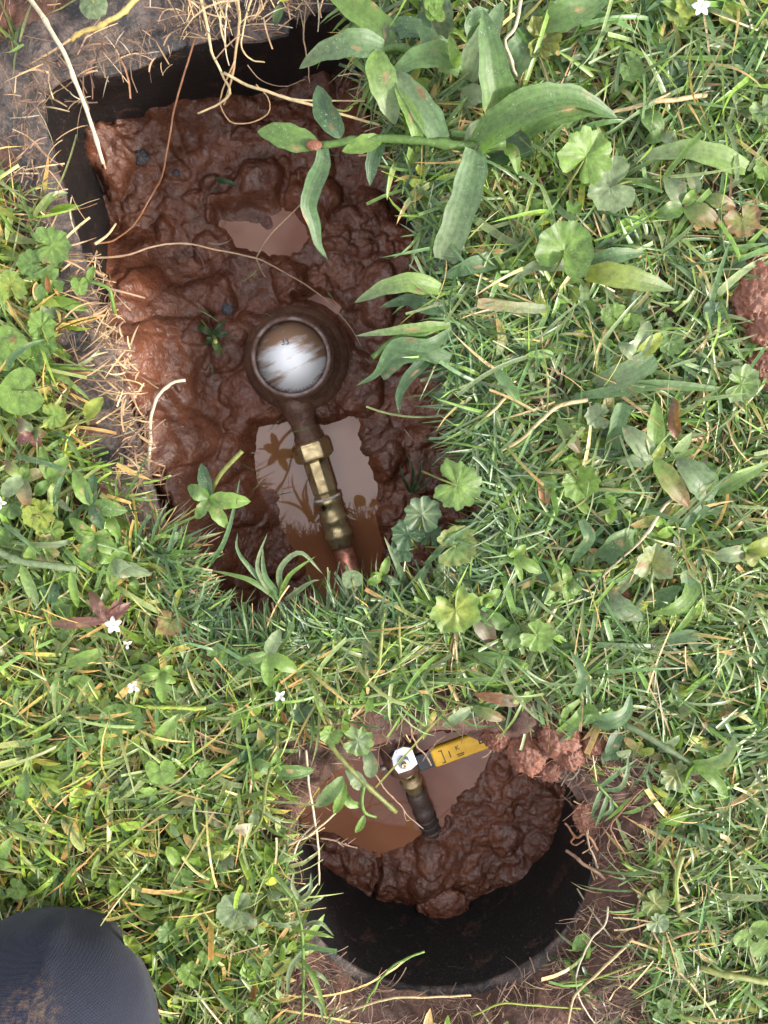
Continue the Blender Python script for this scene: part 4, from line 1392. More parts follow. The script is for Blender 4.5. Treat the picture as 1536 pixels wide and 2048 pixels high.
plant('crabgrass', 'feathery pale grass tuft lying at the left rim of the round box', 'grass plant', [
    S([(585, 1790, 16), (602, 1850, 18), (607, 1930, 14), (605, 2040, 10)], 4, 'bright'),
    L([(600, 1800, 18), (620, 1780, 28), (622, 1745, 26)], 11, 'grey'), L([(600, 1815, 18), (635, 1800, 28), (652, 1790, 22)], 11, 'pale'),
    L([(605, 1850, 18), (640, 1845, 28), (668, 1872, 16)], 12, 'grey'), L([(605, 1860, 18), (650, 1870, 26), (668, 1876, 20)], 12, 'bright'),
    L([(600, 1800, 18), (585, 1770, 26), (590, 1740, 24)], 11, 'pale'), L([(606, 1900, 16), (580, 1940, 20), (575, 2000, 10)], 12, 'grey'),
    L([(606, 1920, 16), (630, 1960, 24), (655, 2040, 10)], 14, 'bright'), L([(604, 1840, 18), (570, 1850, 24), (520, 1840, 16)], 13, 'pale'),
    L([(606, 1935, 16), (640, 1950, 24), (660, 1970, 14)], 12, 'pale'), L([(604, 1980, 14), (640, 2010, 20), (645, 2045, 12)], 11, 'grey')])
plant('crabgrass', 'long arched grass blade crossing the kidney leaves at the left edge', 'grass blade', [
    L([(8, 760, 18), (22, 720, 34), (55, 692, 40), (95, 678, 30)], 16, 'blue')])
plant('crabgrass', 'long bluish blade arching right below the reddish leaves at the left', 'grass blade', [
    L([(32, 912, 26), (90, 926, 34), (140, 942, 30), (180, 938, 20)], 12, 'blue', tip='dark')])
plant('crabgrass', 'forked bluish grass shoot with blades at left, above the thick jointed runner', 'grass plant', [
    S([(125, 1070, 8), (110, 1010, 22), (118, 970, 28), (135, 935, 28)], 3.5, 'blue'),
    L([(110, 1000, 24), (118, 970, 32), (133, 940, 30)], 14, 'blue'), L([(115, 1000, 24), (140, 1020, 30), (142, 1015, 28)], 14, 'grey'),
    L([(140, 1083, 22), (100, 1090, 28), (20, 1086, 22)], 14, 'grey', tip='pale'), L([(5, 1045, 22), (50, 1080, 30), (110, 1135, 18)], 10, 'blue')])
plant('crabgrass', 'small grass tuft leaning over the pit edge just left of the copper pipe', 'grass plant', [
    L([(560, 1190, 8), (530, 1150, 26), (525, 1090, 34)], 13, 'blue'), L([(565, 1190, 8), (560, 1140, 30), (600, 1105, 34), (648, 1150, 24)], 13, 'grey'),
    L([(555, 1195, 8), (480, 1110, 34), (475, 1065, 38)], 12, 'blue'), L([(560, 1195, 8), (580, 1150, 30), (632, 1112, 34)], 11, 'bright'),
    L([(570, 1200, 8), (620, 1165, 28), (640, 1160, 28)], 12, 'grey'), L([(560, 1200, 8), (500, 1160, 22), (420, 1140, 20)], 13, 'mid'),
    L([(550, 1200, 6), (515, 1135, 32), (535, 1065, 42)], 10, 'pale'), L([(420, 1130, 14), (450, 1080, 34), (470, 1010, 40), (480, 955, 38)], 10, 'blue')])
plant('crabgrass', 'pair of bluish blades standing over the pit edge, right of the copper pipe', 'grass plant', [
    L([(815, 1175, 10), (795, 1130, 30), (768, 1072, 42)], 14, 'dark', tip='grey'), L([(805, 1195, 8), (830, 1160, 26), (845, 1135, 32)], 14, 'dark'),
    L([(850, 1130, 12), (900, 1080, 28), (960, 1040, 26)], 14, 'blue'), L([(860, 1120, 10), (840, 1165, 20), (840, 1195, 12)], 13, 'blue')])

# ---- creeping buttonweed: pairs of pointed leaves on fleshy stems
def star(x, y, h, tips, w=28, c='bright', **k):
    out = []
    for t in tips:
        tx, ty = t[0], t[1]
        ww = t[2] if len(t) > 2 and t[2] else w
        c_ = t[3] if len(t) > 3 else c
        kk = dict(k)
        if len(t) > 4:
            kk.update(t[4])
        out.append(LA([(x, y, h), (x + (tx - x) * 0.5, y + (ty - y) * 0.5, h + 5), (tx, ty, h - 1)], ww, c_, **kk))
    return out
BG = 'leafy buttonweed in the lawn'
def weed(label, x, y, h, tips, w=28, c='bright', extra=(), group=BG, **k):
    st_ = [S([(x + 6, y + 16, 0), (x + 3, y + 6, h * 0.6), (x, y, h)], 4, 'olive', n=6)]
    return plant('buttonweed', label, 'weed', st_ + star(x, y, h, tips, w, c, **k) + list(extra), group)
weed('star of glossy pointed leaves overhanging the lower left corner of the meter box', 417, 998, 36,
     [(502, 1003, 32), (375, 972, 28, 'mid'), (456, 1058, 26), (392, 1038, 22, 'mid'), (403, 926, 26, 'dark', {'blotch': 0.1, 'bcol': 'red'})],
     extra=[S([(418, 995, 30), (440, 950, 34), (484, 902, 36)], 4.5, 'olive', taper=1.0)])
weed('large glossy pointed leaves just below the black rim corner, left of the pit', 181, 1010, 30,
     [(148, 940, 32), (256, 1022, 32, 'mid'), (188, 945, 22, 'dark'), (206, 1060, 24, 'dark')])
weed('upright pointed leaf pair left of the straw covered rim', 98, 962, 26, [(137, 912, 30), (82, 888, 22), (70, 990, 22, 'mid')])
weed('weed with a pink tipped leaf and a pale streaked leaf at the left edge', 45, 953, 28,
     [(4, 992, 30, 'pale'), (6, 922, 24, 'bright', {'tip': 'red'}), (92, 943, 24, 'bright', {'tip': 'red'}), (55, 1016, 30, 'grey', {'tip': 'rust', 'blotch': 0.1}), (55, 925, 18)])
weed('low pointed leaves between the large glossy weed and the jointed runner', 190, 1074, 24,
     [(138, 1036, 24), (163, 1122, 28, 'mid'), (148, 1072, 24), (228, 1060, 18), (240, 1110, 30)])
weed('narrow leaf shoot beside the dry straw below the rim corner', 218, 1030, 26, [(238, 1078, 24), (205, 1008, 18), (236, 1018, 18)])
weed('leafy shoot with a whitish dusty leaf on straw, right of the jointed runner', 222, 1125, 22,
     [(226, 1188, 20), (268, 1150, 36, 'pale'), (304, 1150, 28, 'grey'), (256, 1092, 24, 'bright'), (192, 1108, 22)])
weed('single broad leaf standing in straw below the large glossy weed', 262, 1150, 20, [(240, 1088, 30), (275, 1180, 18, 'mid')])
weed('four pointed leaves spread like a cross, right of the white flowers', 535, 1308, 30,
     [(560, 1258, 28, 'pale'), (595, 1342, 32), (536, 1372, 26), (478, 1326, 24, 'mid')])
weed('narrow leaf star between two white flowers', 320, 1348, 28, [(282, 1330, 20), (352, 1366, 20), (326, 1406, 24), (346, 1332, 18), (278, 1358, 18)])
weed('lone pointed leaf lying left of the largest white flower', 210, 1300, 24, [(134, 1328, 26, 'bright')])
weed('lone bright leaf pointing up right below the yellowish runner', 309, 1492, 24, [(357, 1428, 30, 'bright')])
weed('small pointed leaves against the copper pipe at the pit edge', 764, 1152, 26, [(778, 1112, 18), (735, 1168, 18), (742, 1150, 16), (800, 1168, 16, 'dark')])
weed('bright three leaved shoot right of the dull crinkled kidney leaf', 1030, 1112, 28, [(1084, 1146, 24), (1016, 1096, 18), (1052, 1090, 18), (1044, 1164, 14)])
weed('bright little shoot right of the yellow green lobed leaf', 970, 1198, 28, [(1003, 1181, 20), (948, 1206, 18), (984, 1214, 18), (958, 1188, 14)])
weed('upright two leaved shoot beside the twisting pale vine', 1136, 1165, 28, [(1130, 1126, 20), (1136, 1202, 22), (1100, 1180, 20, 'olive'), (1162, 1188, 22, 'mid')])
weed('long reddish striped leaf under the yellow green lobed leaf', 948, 1214, 18, [(988, 1296, 38, 'grey', {'tip': 'red', 'blotch': 0.12, 'bcol': 'red'}), (1028, 1262, 32, 'mid')])
weed('long dark green leaf lying level above the round box', 1028, 1328, 18, [(942, 1306, 30, 'mid'), (1060, 1335, 18)])
weed('pale leaf and dark leaf pointing down at the top rim of the round box', 943, 1414, 16,
     [(884, 1454, 24, 'pale'), (1010, 1440, 26, 'mid', {'tip': 'rust'})], extra=[S([(860, 1386, 8), (905, 1402, 14), (945, 1414, 16)], 3.5, 'olive')])
weed('small weed with a reddish leaf above the clay clods', 1046, 1404, 16, [(1066, 1380, 20), (1012, 1388, 20, 'olive'), (1034, 1384, 16), (972, 1394, 26, 'red', {'tip': 'pale'}), (946, 1388, 26, 'rust')])
weed('pale young weed of three upright leaves in the lawn at right', 1273, 716, 30, [(1298, 641, 32, 'pale'), (1326, 666, 28, 'yel'), (1237, 684, 24, 'pale')])
weed('pale drooping weed with browned leaf tips, below the upright folded blade', 1308, 918, 30,
     [(1244, 850, 40, 'pale', {'tip': 'pale', 'blotch': 0.1, 'bcol': 'rust'}), (1312, 800, 34, 'bright'), (1378, 1014, 40, 'bright', {'tip': 'rust'}), (1232, 926, 24, 'grey', {'blotch': 0.1}), (1330, 885, 18, 'yel')])
weed('brown shrivelled leaf standing beside the pale drooping weed', 1350, 876, 26, [(1350, 796, 26, 'rust', {'tip': 'brown', 'roll': [0, 60, 20]})])
weed('cream coloured leaf and yellow leaf at the right edge', 1496, 1103, 26, [(1424, 1113, 34, 'pale', {'blotch': 0.05, 'bcol': 'rust'}), (1550, 1084, 36, 'yel'), (1512, 1130, 26, 'olive'), (1488, 1084, 14)])
weed('browning leaf bent down left of the upright folded blade', 1115, 838, 26, [(1160, 906, 28, 'mid', {'tip': 'brown'})])
weed('low weed with a reddish stem and dull spotted leaves in the upper right', 1366, 412, 24,
     [(1310, 434, 32, 'mid'), (1442, 452, 38, 'mid', {'tip': 'rust'}), (1330, 342, 36, 'grey', {'blotch': 0.12, 'bcol': 'rust'}), (1394, 380, 20)],
     extra=[S([(1366, 412, 24), (1388, 396, 26), (1410, 390, 24)], 4, 'red'), LA([(1408, 392, 24), (1438, 404, 28), (1472, 414, 22)], 26, 'mid', tip='rust'),
            LA([(1396, 392, 22), (1384, 355, 26), (1374, 322, 20)], 24, 'grey', blotch=0.05)])
weed('two dull oval leaves above the long pale level blade', 1325, 268, 20, [(1280, 214, 34, 'mid'), (1354, 288, 26, 'pale'), (1290, 282, 24, 'mid')])
weed('leaf with one whitish tip on the stem left of the round box', 505, 1650, 26, [(468, 1664, 24, 'white'), (512, 1620, 22, 'grey')])
weed('yellow green leaf tuft at the foot of the left creeping stem', 462, 1704, 26, [(430, 1688, 22), (425, 1714, 20, 'yel'), (446, 1680, 18), (470, 1688, 16, 'yel')])
weed('pointed pale leaves on the creeping stem, far upper left of the round box', 545, 1540, 26, [(622, 1540, 26, 'mid'), (508, 1522, 30, 'mid'), (560, 1500, 20), (572, 1528, 16)],
     extra=[S([(556, 1420, 12), (552, 1500, 26), (532, 1570, 28), (520, 1645, 26), (462, 1704, 20)], 4, 'olive', n=22, knots=3)])
weed('upright broad leaf with ripples near the left edge, above the knee', 45, 1602, 26, [(52, 1538, 28, 'mid'), (20, 1610, 20, 'mid')])
weed('bright leaf entering from the left edge above the knee', -4, 1722, 28, [(26, 1672, 26, 'bright'), (30, 1735, 18)])
weed('reddish purple leaves behind the largest white flower', 215, 1240, 22, [(178, 1180, 26, 'red', {'tip': 'brown'}), (262, 1205, 22, 'red'), (246, 1190, 18, 'red'), (92, 1250, 22, 'red', {'tip': 'brown'})])
weed('pink backed leaves beside the big bright kidney leaf at left', 66, 864, 22, [(30, 842, 26, 'grey', {'tip': 'red'}), (90, 872, 26, 'mid', {'tip': 'red'}), (34, 884, 24, 'red'), (78, 900, 20, 'red')])
weed('single yellow leaf lying on the straw covered left rim', 170, 834, 16, [(206, 794, 28, 'yel')])
MZ = ZM * 1000 + 14      # on top of the mud
weed('sprig of green leaves lying in the mud left of the register', 425, 668, MZ + 10, [(392, 650, 15, 'dark'), (440, 712, 17, 'mid'), (460, 668, 15, 'dark'), (412, 690, 13, 'dark'), (452, 640, 11, 'dark')], extra=[S([(402, 640, MZ + 8), (425, 668, MZ + 10), (448, 708, MZ + 8)], 2.4, 'olive')], group='green bits in the mud')
plant('grass_clump', 'dark grass clump half buried in mud right of the puddle', 'grass plant', [
    L([(822, 985, MZ), (826, 940, MZ + 14), (812, 905, MZ + 16)], 9, 'dark'), L([(825, 985, MZ), (840, 950, MZ + 14), (842, 915, MZ + 14)], 9, 'dark'),
    L([(820, 985, MZ), (806, 955, MZ + 12), (800, 930, MZ + 12)], 8, 'dark'), L([(828, 988, MZ), (852, 968, MZ + 12), (866, 950, MZ + 10)], 8, 'dark')], 'green bits in the mud')
plant('loose_leaf', 'short dark leaf lying on mud up and left of the upper puddle', 'leaf', [LA([(430, 358, MZ + 10), (452, 364, MZ + 14), (478, 372, MZ + 10)], 13, 'dark')], 'green bits in the mud')
# the shoot hanging into the round box
plant('buttonweed', 'leafy green stem hanging into the round box from its left, cut end over the water', 'weed', [
    S([(648, 1455, 18), (662, 1490, 24), (688, 1524, 26), (732, 1569, 22), (792, 1624, 8)], 5.5, 'olive', n=26, taper=0.9, knots=4),
    S([(729, 1568, 22), (724, 1600, 20), (730, 1625, 16), (752, 1634, 10)], 4, 'bright'),
    LA([(741, 1556, 22), (740, 1520, 28), (722, 1492, 24)], 30, 'grey'),
    LA([(724, 1580, 20), (712, 1555, 26), (690, 1540, 24)], 32, 'pale', blotch=0.05, bcol='brown'),
    LA([(688, 1552, 24), (660, 1585, 28), (632, 1616, 16)], 32, 'mid', tip='grey'),
    LA([(690, 1562, 22), (680, 1600, 24), (668, 1628, 12)], 22, 'bright'),
    LA([(688, 1578, 20), (698, 1604, 22), (726, 1612, 14)], 20, 'bright'),
    LA([(729, 1630, 16), (722, 1648, 16), (711, 1666, 10)], 16, 'bright'),
    LA([(628, 1540, 20), (590, 1545, 26), (552, 1558, 18)], 26, 'mid')])
plant('buttonweed', 'thick pale jointed runner with hanging narrow leaves at the left edge', 'weed', [
    S([(-20, 1095, 26), (40, 1122, 32), (95, 1130, 33), (152, 1138, 30)], 7.5, 'pale', n=22, taper=0.95, knots=2),
    S([(-20, 1135, 20), (30, 1130, 24), (52, 1125, 28)], 5, 'pale'),
    LA([(42, 1130, 32), (58, 1165, 34), (76, 1214, 22)], 24, 'bright', tip='pale'),
    LA([(142, 1140, 30), (148, 1180, 32), (156, 1216, 20)], 18, 'bright'),
    LA([(60, 1125, 30), (62, 1105, 34), (58, 1092, 34)], 26, 'bright'),
    LA([(40, 1128, 28), (20, 1150, 24), (6, 1160, 20)], 26, 'mid')])
plant('buttonweed', 'green vine with a heart shaped leaf leaning out over the left rim of the pit', 'weed', [
    S([(140, 555, 14), (178, 562, 22), (216, 576, 24), (224, 598, 20), (230, 626, 12)], 4, 'bright', taper=0.9),
    S([(216, 577, 24), (250, 585, 20), (290, 596, 10)], 2.6, 'root', dry=True),
    D((160, 574, 24), 16, 90, 'bright'),
    LA([(178, 562, 24), (183, 545, 28), (188, 532, 24)], 15, 'bright')])

# ---- kidney leaves of ground ivy and smooth dichondra, each its own plant
IV = 'scalloped kidney leaves in the lawn'
DI = 'smooth kidney leaves in the lawn'
def ivy(label, *parts, group=IV):
    return plant('ground_ivy', label, 'weed', list(parts), group)
def dich(label, *parts, group=DI):
    return plant('dichondra', label, 'weed', list(parts), group)
dich('largest smooth kidney leaf, bright green, at the left edge', D((36, 788, 30), 42, 20, 'bright'))
dich('smooth kidney leaf with a brown spot above the largest one at the left edge', D((16, 690, 28), 38, -60, 'bright', blotch=0.05, bcol='rust'))
dich('two smooth leaves under the long arched blade at the left', D((72, 712, 20), 30, 200, 'mid'), D((92, 690, 18), 22, 100, 'mid'))
dich('smooth round leaf stuck up against the copper pipe', D((704, 1156, 36), 21, -80, 'grey', kidney=0.3, tilt=(20, 0)))
dich('glossy curled round leaf, leftmost below the white flowers', D((121, 1378, 26), 21, 40, 'mid', cup=0.45))
dich('bright round leaf between the glossy curled one and the clover', D((166, 1374, 22), 27, 180, 'bright'))
dich('pair of round leaves joined near the yellowish runner', D((226, 1432, 26), 28, 0, 'mid', cup=0.3), R((266, 1434, 26), 29, 180, 'mid', scal=0.04, lobes=9))
dich('round leaf with a fine line pattern below the lone bright leaf', D((323, 1546, 28), 29, 100, 'bright'))
dich('small round leaf at the left edge just above the knee', D((37, 1780, 24), 22, 150, 'bright'))
dich('dark smooth leaf under the pale level short blade', D((1276, 604, 22), 20, 0, 'dark', kidney=0.4))
dich('dark oval leaf beside the red clods at the right edge', D((1430, 626, 20), 24, 90, 'dark', kidney=0.3))
ivy('large bright kidney leaf in the upper right lawn, cupped', R((1133, 490, 36), 50, -110, 'bright', edge='mid', scal=0.03, cup=0.3, lobes=9))
ivy('pale faded kidney leaf with brown edges above the large bright one', R((1212, 378, 30), 44, 20, 'pale', scal=0.06, edge='pale', blotch=0.08, bcol='straw'))
ivy('wedge shaped folded leaf standing on its stalk below the arching blade', R((1178, 302, 44), 46, -120, 'bright', fold=0.45, cup=-0.2, kidney=0.9, tilt=(12, 15)),
    S([(1155, 342, 26), (1140, 362, 14), (1128, 380, 2)], 3, 'pale'))
ivy('crumpled yellowish leaf behind the tall upright blade', R((1090, 82, 24), 32, 180, 'olive', blotch=0.12, bcol='tan', cup=0.5, pucker=0.12))
ivy('small square leaf right of the crumpled yellowish leaf', R((1264, 140, 26), 23, 140, 'mid', scal=0.05))
ivy('dull dark kidney leaf under the straw stalk at upper right', R((1346, 172, 12), 40, 0, 'dark', blotch=0.03, bcol='olive'))
ivy('brown edged leaf right of the low reddish weed', R((1488, 446, 22), 32, 120, 'olive', edge='rust', blotch=0.1, bcol='rust'))
ivy('three small scalloped leaves below the broad blade with the yellow base', R((1224, 626, 28), 23, -60, 'bright'), R((1260, 640, 26), 16, -90, 'bright', fold=0.5), R((1328, 646, 20), 15, 60, 'mid'))
ivy('bright two lobed kidney leaf hanging over the right corner of the pit', R((925, 975, 34), 46, 160, 'bright', edge='mid', kidney=0.95, lobes=11, cup=-0.1))
ivy('dull crinkled leaf over the pit, right of the copper pipe', R((846, 1022, 26), 36, -100, 'grey', edge='dark', pucker=0.12))
ivy('dark ragged leaves at the pit edge below the dull crinkled leaf', R((812, 1062, 18), 32, -60, 'dark', pucker=0.1), R((862, 1066, 14), 26, -100, 'dark', pucker=0.1), R((800, 1100, 16), 24, 0, 'dark'))
ivy('flat veined kidney leaf right of the dull crinkled leaf', R((920, 1090, 26), 40, -170, 'mid', edge='olive', lobes=12, scal=0.04))
ivy('dull kidney leaf under the flat veined one', R((897, 1152, 16), 36, 30, 'grey', edge='mid', blotch=0.02))
ivy('yellow green lobed leaf with deep puckers above the round box', R((915, 1230, 34), 46, 110, 'yel', edge='bright', pucker=0.13, kidney=0.9, lobes=7, scal=0.1, blotch=0.02))
ivy('notched kidney leaf with a brown corner at the end of the twisting vine', R((1080, 1274, 30), 33, 150, 'bright', scal=0.08, blotch=0.05, bcol='brown'), R((1024, 1276, 20), 26, 40, 'mid'))
ivy('pale green frilled leaf on the top left rim of the round box', R((722, 1482, 30), 31, 170, 'pale', edge='bright', pucker=0.12, scal=0.08), R((660, 1470, 26), 22, 60, 'bright', fold=0.5, blotch=0.03))
ivy('folded kidney leaf on a long pale stalk, right of the twisting vine', R((1306, 1116, 36), 36, -100, 'olive', edge='pale', fold=0.4, blotch=0.06, bcol='rust'), S([(1308, 1132, 32), (1290, 1190, 24), (1240, 1220, 14), (1145, 1206, 10)], 3.2, 'pale', n=24))
ivy('yellow green folded leaf left of the drooping pale weed', R((1160, 972, 30), 34, 120, 'bright', fold=0.5, tilt=(0, 20)))
ivy('mottled olive leaf with holes under the bent straw stalk', R((1170, 858, 16), 28, 90, 'yel', blotch=0.14, bcol='brown'))
ivy('pinkish papery leaf left of the mottled olive leaf', R((1190, 832, 24), 24, 0, 'pale', blotch=0.15, bcol='tan'))
ivy('frilly pale leaf at the right edge under the red clods', R((1490, 768, 24), 34, 180, 'bright', edge='pale', pucker=0.1), R((1340, 688, 22), 26, 90, 'mid'))
ivy('grey green leaf with curled teeth right of the drooping blades by the valve box', R((1345, 1553, 26), 31, 20, 'olive', edge='pale', pucker=0.12, scal=0.09))
ivy('mottled leaf pair standing by the roots right of the round box', R((1314, 1808, 24), 30, 150, 'olive', edge='mid', pucker=0.1, blotch=0.05, bcol='brown'), R((1319, 1846, 26), 23, 160, 'pale', pucker=0.1))
ivy('bright yellow green fan leaf touching the top of the navy knee', R((260, 1896, 46), 27, 130, 'yel', edge='bright', lobes=7, scal=0.1, pucker=0.1))
ivy('scalloped leaf in shade above the stained kidney leaf', R((360, 1752, 22), 26, -70, 'mid'), R((405, 1540, 22), 18, 30, 'bright'))
ivy('big grey green kidney leaf with a brown stain, left of the round box', R((466, 1822, 28), 43, 10, 'grey', edge='pale', lobes=11, scal=0.04, blotch=0.06, bcol='brown'))
ivy('upright scalloped leaf between the knee and the stained kidney leaf', R((338, 1858, 26), 24, -80, 'mid', fold=0.3))
ivy('two scalloped leaves below the stained kidney leaf', R((376, 1944, 26), 28, -20, 'bright', blotch=0.03, bcol='brown'), R((424, 1914, 26), 24, 120, 'bright'))
ivy('pale kidney leaf at the bottom edge left of the round box', R((508, 2034, 26), 24, 60, 'pale', edge='bright'))
ivy('yellow lobed leaves clustered under the pink tipped weed at left', R((84, 1024, 26), 30, 200, 'yel', pucker=0.12, blotch=0.03), R((60, 1032, 28), 20, 0, 'yel'), R((102, 1066, 22), 26, 90, 'bright', pucker=0.12, edge='yel'), R((88, 1046, 20), 20, 0, 'yel'))
ivy('puckered dull leaf at the left edge among the yellow lobed leaves', R((24, 1010, 20), 30, 90, 'mid', pucker=0.1), R((14, 1084, 20), 32, 20, 'mid', pucker=0.1))
ivy('mottled yellow green leaf lying just above the jointed runner', R((92, 1102, 22), 30, 120, 'bright', edge='straw', pucker=0.12, blotch=0.06, bcol='tan'))
ivy('yellow green scalloped leaf right of the pink backed leaves', R((114, 832, 24), 24, 180, 'bright', edge='yel', lobes=11))
ivy('pale scalloped leaf above the arched blade at left', R((84, 646, 26), 26, -90, 'bright', pucker=0.12), R((20, 566, 26), 28, -80, 'yel', edge='bright'))
ivy('bright leaf on the left margin near the heart shaped vine leaf', R((112, 492, 22), 34, 180, 'bright', edge='mid', blotch=0.02), R((60, 528, 20), 26, 0, 'mid'))
ivy('dusty grey green leaf on the soil above the top left rim', R((187, 12, 16), 25, 100, 'grey', edge='grey', scal=0.02, cup=-0.2, blotch=0.02))
ivy('low dark leaves just above the stained runner at left', R((124, 1210, 16), 26, 20, 'mid'), R((98, 1190, 20), 22, 90, 'dark'), R((130, 1255, 14), 28, 120, 'mid'))
ivy('frilled bright leaf below the white flowers on the left', R((198, 1404, 22), 22, 60, 'yel', pucker=0.12), R((222, 1476, 20), 24, 90, 'bright'))
ivy('round leaf half under straw below the left star weed', R((340, 1250, 18), 26, 60, 'olive', edge='rust'), R((440, 1310, 18), 22, 200, 'mid'))
ivy('pale leaf near the yellow flower at the top right', R((1352, 22, 24), 24, 0, 'pale', edge='yel'), R((1374, 18, 28), 20, 100, 'yel'))
ivy('pale frilled leaf cut by the right edge in the upper lawn', R((1528, 226, 24), 24, 120, 'pale', edge='bright'), R((1532, 340, 22), 24, 90, 'bright'))

# ---- clover
def clover(label, spots, r=12, c='bright', group='clover in the lawn'):
    parts = [S([(spots[0][0], spots[0][1] + 10, 0), (spots[0][0], spots[0][1], spots[0][2])], 2, 'olive', n=4)]
    for x, y, h, a in spots:
        for k in range(3):
            t = math.radians(a + 120 * k)
            parts.append(D((x + r * 1.05 * math.cos(t), y - r * 1.05 * math.sin(t), h), r, a + 120 * k + 180, c, kidney=0.35, stalk=False, lobes=5, nr=3))
    return plant('clover', label, 'weed', parts, group)
clover('large bright clover with heart shaped leaflets at the right edge', [(1508, 1876, 26, 60)], 22)
clover('small clover at the bottom edge right of the roots', [(1330, 2022, 20, 100)], 15, 'mid')
clover('clover patch left of the joined round leaves', [(184, 1420, 22, 80), (172, 1482, 22, 20), (150, 1448, 18, 50), (130, 1500, 16, 10)], 12, 'mid')
clover('clover leaflets above the long arched crabgrass at the top', [(868, 12, 40, 40), (872, 26, 38, 80)], 10, 'bright')
clover('tiny clover low at the left edge below the clover patch', [(110, 1590, 18, 10), (88, 1560, 16, 70), (118, 1620, 14, 40)], 11, 'mid')

# ---- flowers
def flower(label, x, y, h, r=12, n=5, stem=None, c='white'):
    root = thing('wildflower', label, 'flower', P(x, y, h / 1000.0), 'small white flowers')
    for k in range(n):
        a = 2 * math.pi * k / n + x
        mb = MB()
        mb.add(*strip_leaf([(x, y, h), (x + r * 0.6 * math.cos(a), y + r * 0.6 * math.sin(a), h + 2.5), (x + r * 1.25 * math.cos(a), y + r * 1.25 * math.sin(a), h + 1)], r * 0.72, (0.72, 0.70, 0.74), kind='lance', n=6, veins=0.5))
        mb.build('petal', M['petal'], root)
    mb = MB()
    tube(mb, world_pts(stem or [(x + 4, y + 20, 2), (x, y, h)]), 1.6 * PXM, 14, 6, cc('bright'))
    mb.build('stem', M['leaf'], root)
flower('largest white flower, on a long thin stalk in the left lawn', 227, 1250, 34, 15, 5, [(288, 1404, 8), (262, 1340, 22), (227, 1250, 34)])
flower('small white flower just left of the narrow leaf star', 266, 1374, 26, 12, 4)
flower('small white flower right of the lawn centre line, above the round box', 560, 1392, 24, 11, 4)
flower('white bud flower hidden in grass below the largest flower', 255, 1288, 20, 9, 3)
flower('pinkish white flower at the very top right', 1402, 14, 30, 16, 5)
flower('tiny white flower at the left edge beside the pale streaked leaf', 0, 1006, 30, 11, 4)

# ---- dry stalks and roots, each a thing
def stalk(label, pts, r, c='straw', name='dry_stalk', cat='dry stalk', n=24, knots=0, taper=0.8, group=None, extra=()):
    mb = MB()
    w = world_pts(pts)
    q = spline(w, n)
    L_ = np.linspace(0, 1, len(q)) * len(w)
    for ax_ in range(3):      # dry stems are never quite smooth
        q[:, ax_] += 0.0011 * fbm(L_ * 1.3 + ax_ * 7.7 + w[0][0] * 90, L_ * 0 + ax_, 3, 180) * np.minimum(1, np.linspace(0, 1, len(q)) * 5)
    tube(mb, q - q[0], r * 0.88 * PXM, n, 7, cc(c), taper=taper, knots=knots)
    for e in extra:
        tube(mb, world_pts(e[0]) - w[0], e[1] * PXM, 12, 6, cc(e[2] if len(e) > 2 else c), taper=0.6)
    o = mb.build(name, M['dry'])
    o.location = w[0]
    o['label'], o['category'] = label, cat
    if group:
        o['group'] = group
DS = 'dry stalks over the pit edges'
stalk('long pale straw stalk hanging down into the top left corner of the pit', [(55, -10, 10), (95, 50, 20), (130, 112, 24), (165, 200, 14), (190, 270, 4), (208, 328, -6)], 5.0, 'white', knots=3, group=DS, extra=[([(206, 320, -5), (211, 338, -10)], 2.5, 'tan')])
stalk('yellow jointed stem lying across the top left rim', [(275, -5, 14), (240, 28, 16), (200, 52, 15), (160, 66, 12), (140, 80, 8)], 5.5, 'gold', knots=3, group=DS, extra=[([(142, 78, 9), (100, 105, 6), (60, 128, 4)], 2.4, 'tan')])
stalk('thin reddish stem arching down across the upper left mud', [(390, 76, -14), (368, 150, -22), (345, 235, -34), (325, 345, -60), (300, 395, -74), (272, 442, -60), (230, 480, -20), (190, 488, 6)], 2.3, 'rust', n=40, group=DS, extra=[([(190, 488, 6), (215, 470, -4), (232, 447, -10)], 3, 'straw')])
stalk('long thin root strung across the whole pit above the register', [(180, 516, 4), (245, 512, -30), (310, 492, -50), (368, 487, -60), (440, 500, -66), (510, 516, -70), (570, 545, -76), (640, 590, -84), (690, 640, -90), (722, 692, -100)], 2.6, 'root', n=50, group=DS, knots=5, taper=0.6,
      extra=[([(512, 516, -70), (540, 470, -60), (600, 410, -46), (650, 350, -20)], 1.9, 'root'), ([(512, 516, -70), (525, 545, -80), (532, 556, -84)], 2, 'root')])
stalk('pale bent stalk standing out over the mud near the left rim', [(297, 962, 4), (300, 880, 4), (303, 830, 2), (315, 795, 0), (345, 766, -4), (370, 759, -6)], 4.2, 'white', knots=2, group=DS, extra=[([(303, 862, 2), (322, 845, 0), (332, 838, -2)], 1.4, 'root')])
stalk('pale straw running level from the hanging roots to the crabgrass runner', [(448, 146, 6), (500, 172, 10), (560, 192, 14), (640, 214, 18), (720, 240, 20), (760, 250, 16)], 3.2, 'straw', group=DS, extra=[([(640, 212, 18), (690, 222, 22), (705, 212, 24)], 2.4, 'olive'), ([(560, 190, 14), (600, 200, 16), (730, 202, 20)], 2, 'straw')])
stalk('flattened straw stalk lying in the upper right lawn', [(1412, 190, 16), (1350, 200, 22), (1290, 208, 22), (1180, 234, 14)], 5.5, 'straw', taper=0.6, group='straw stalks in the lawn', extra=[([(1290, 208, 22), (1320, 196, 24), (1340, 186, 22)], 3, 'straw')])
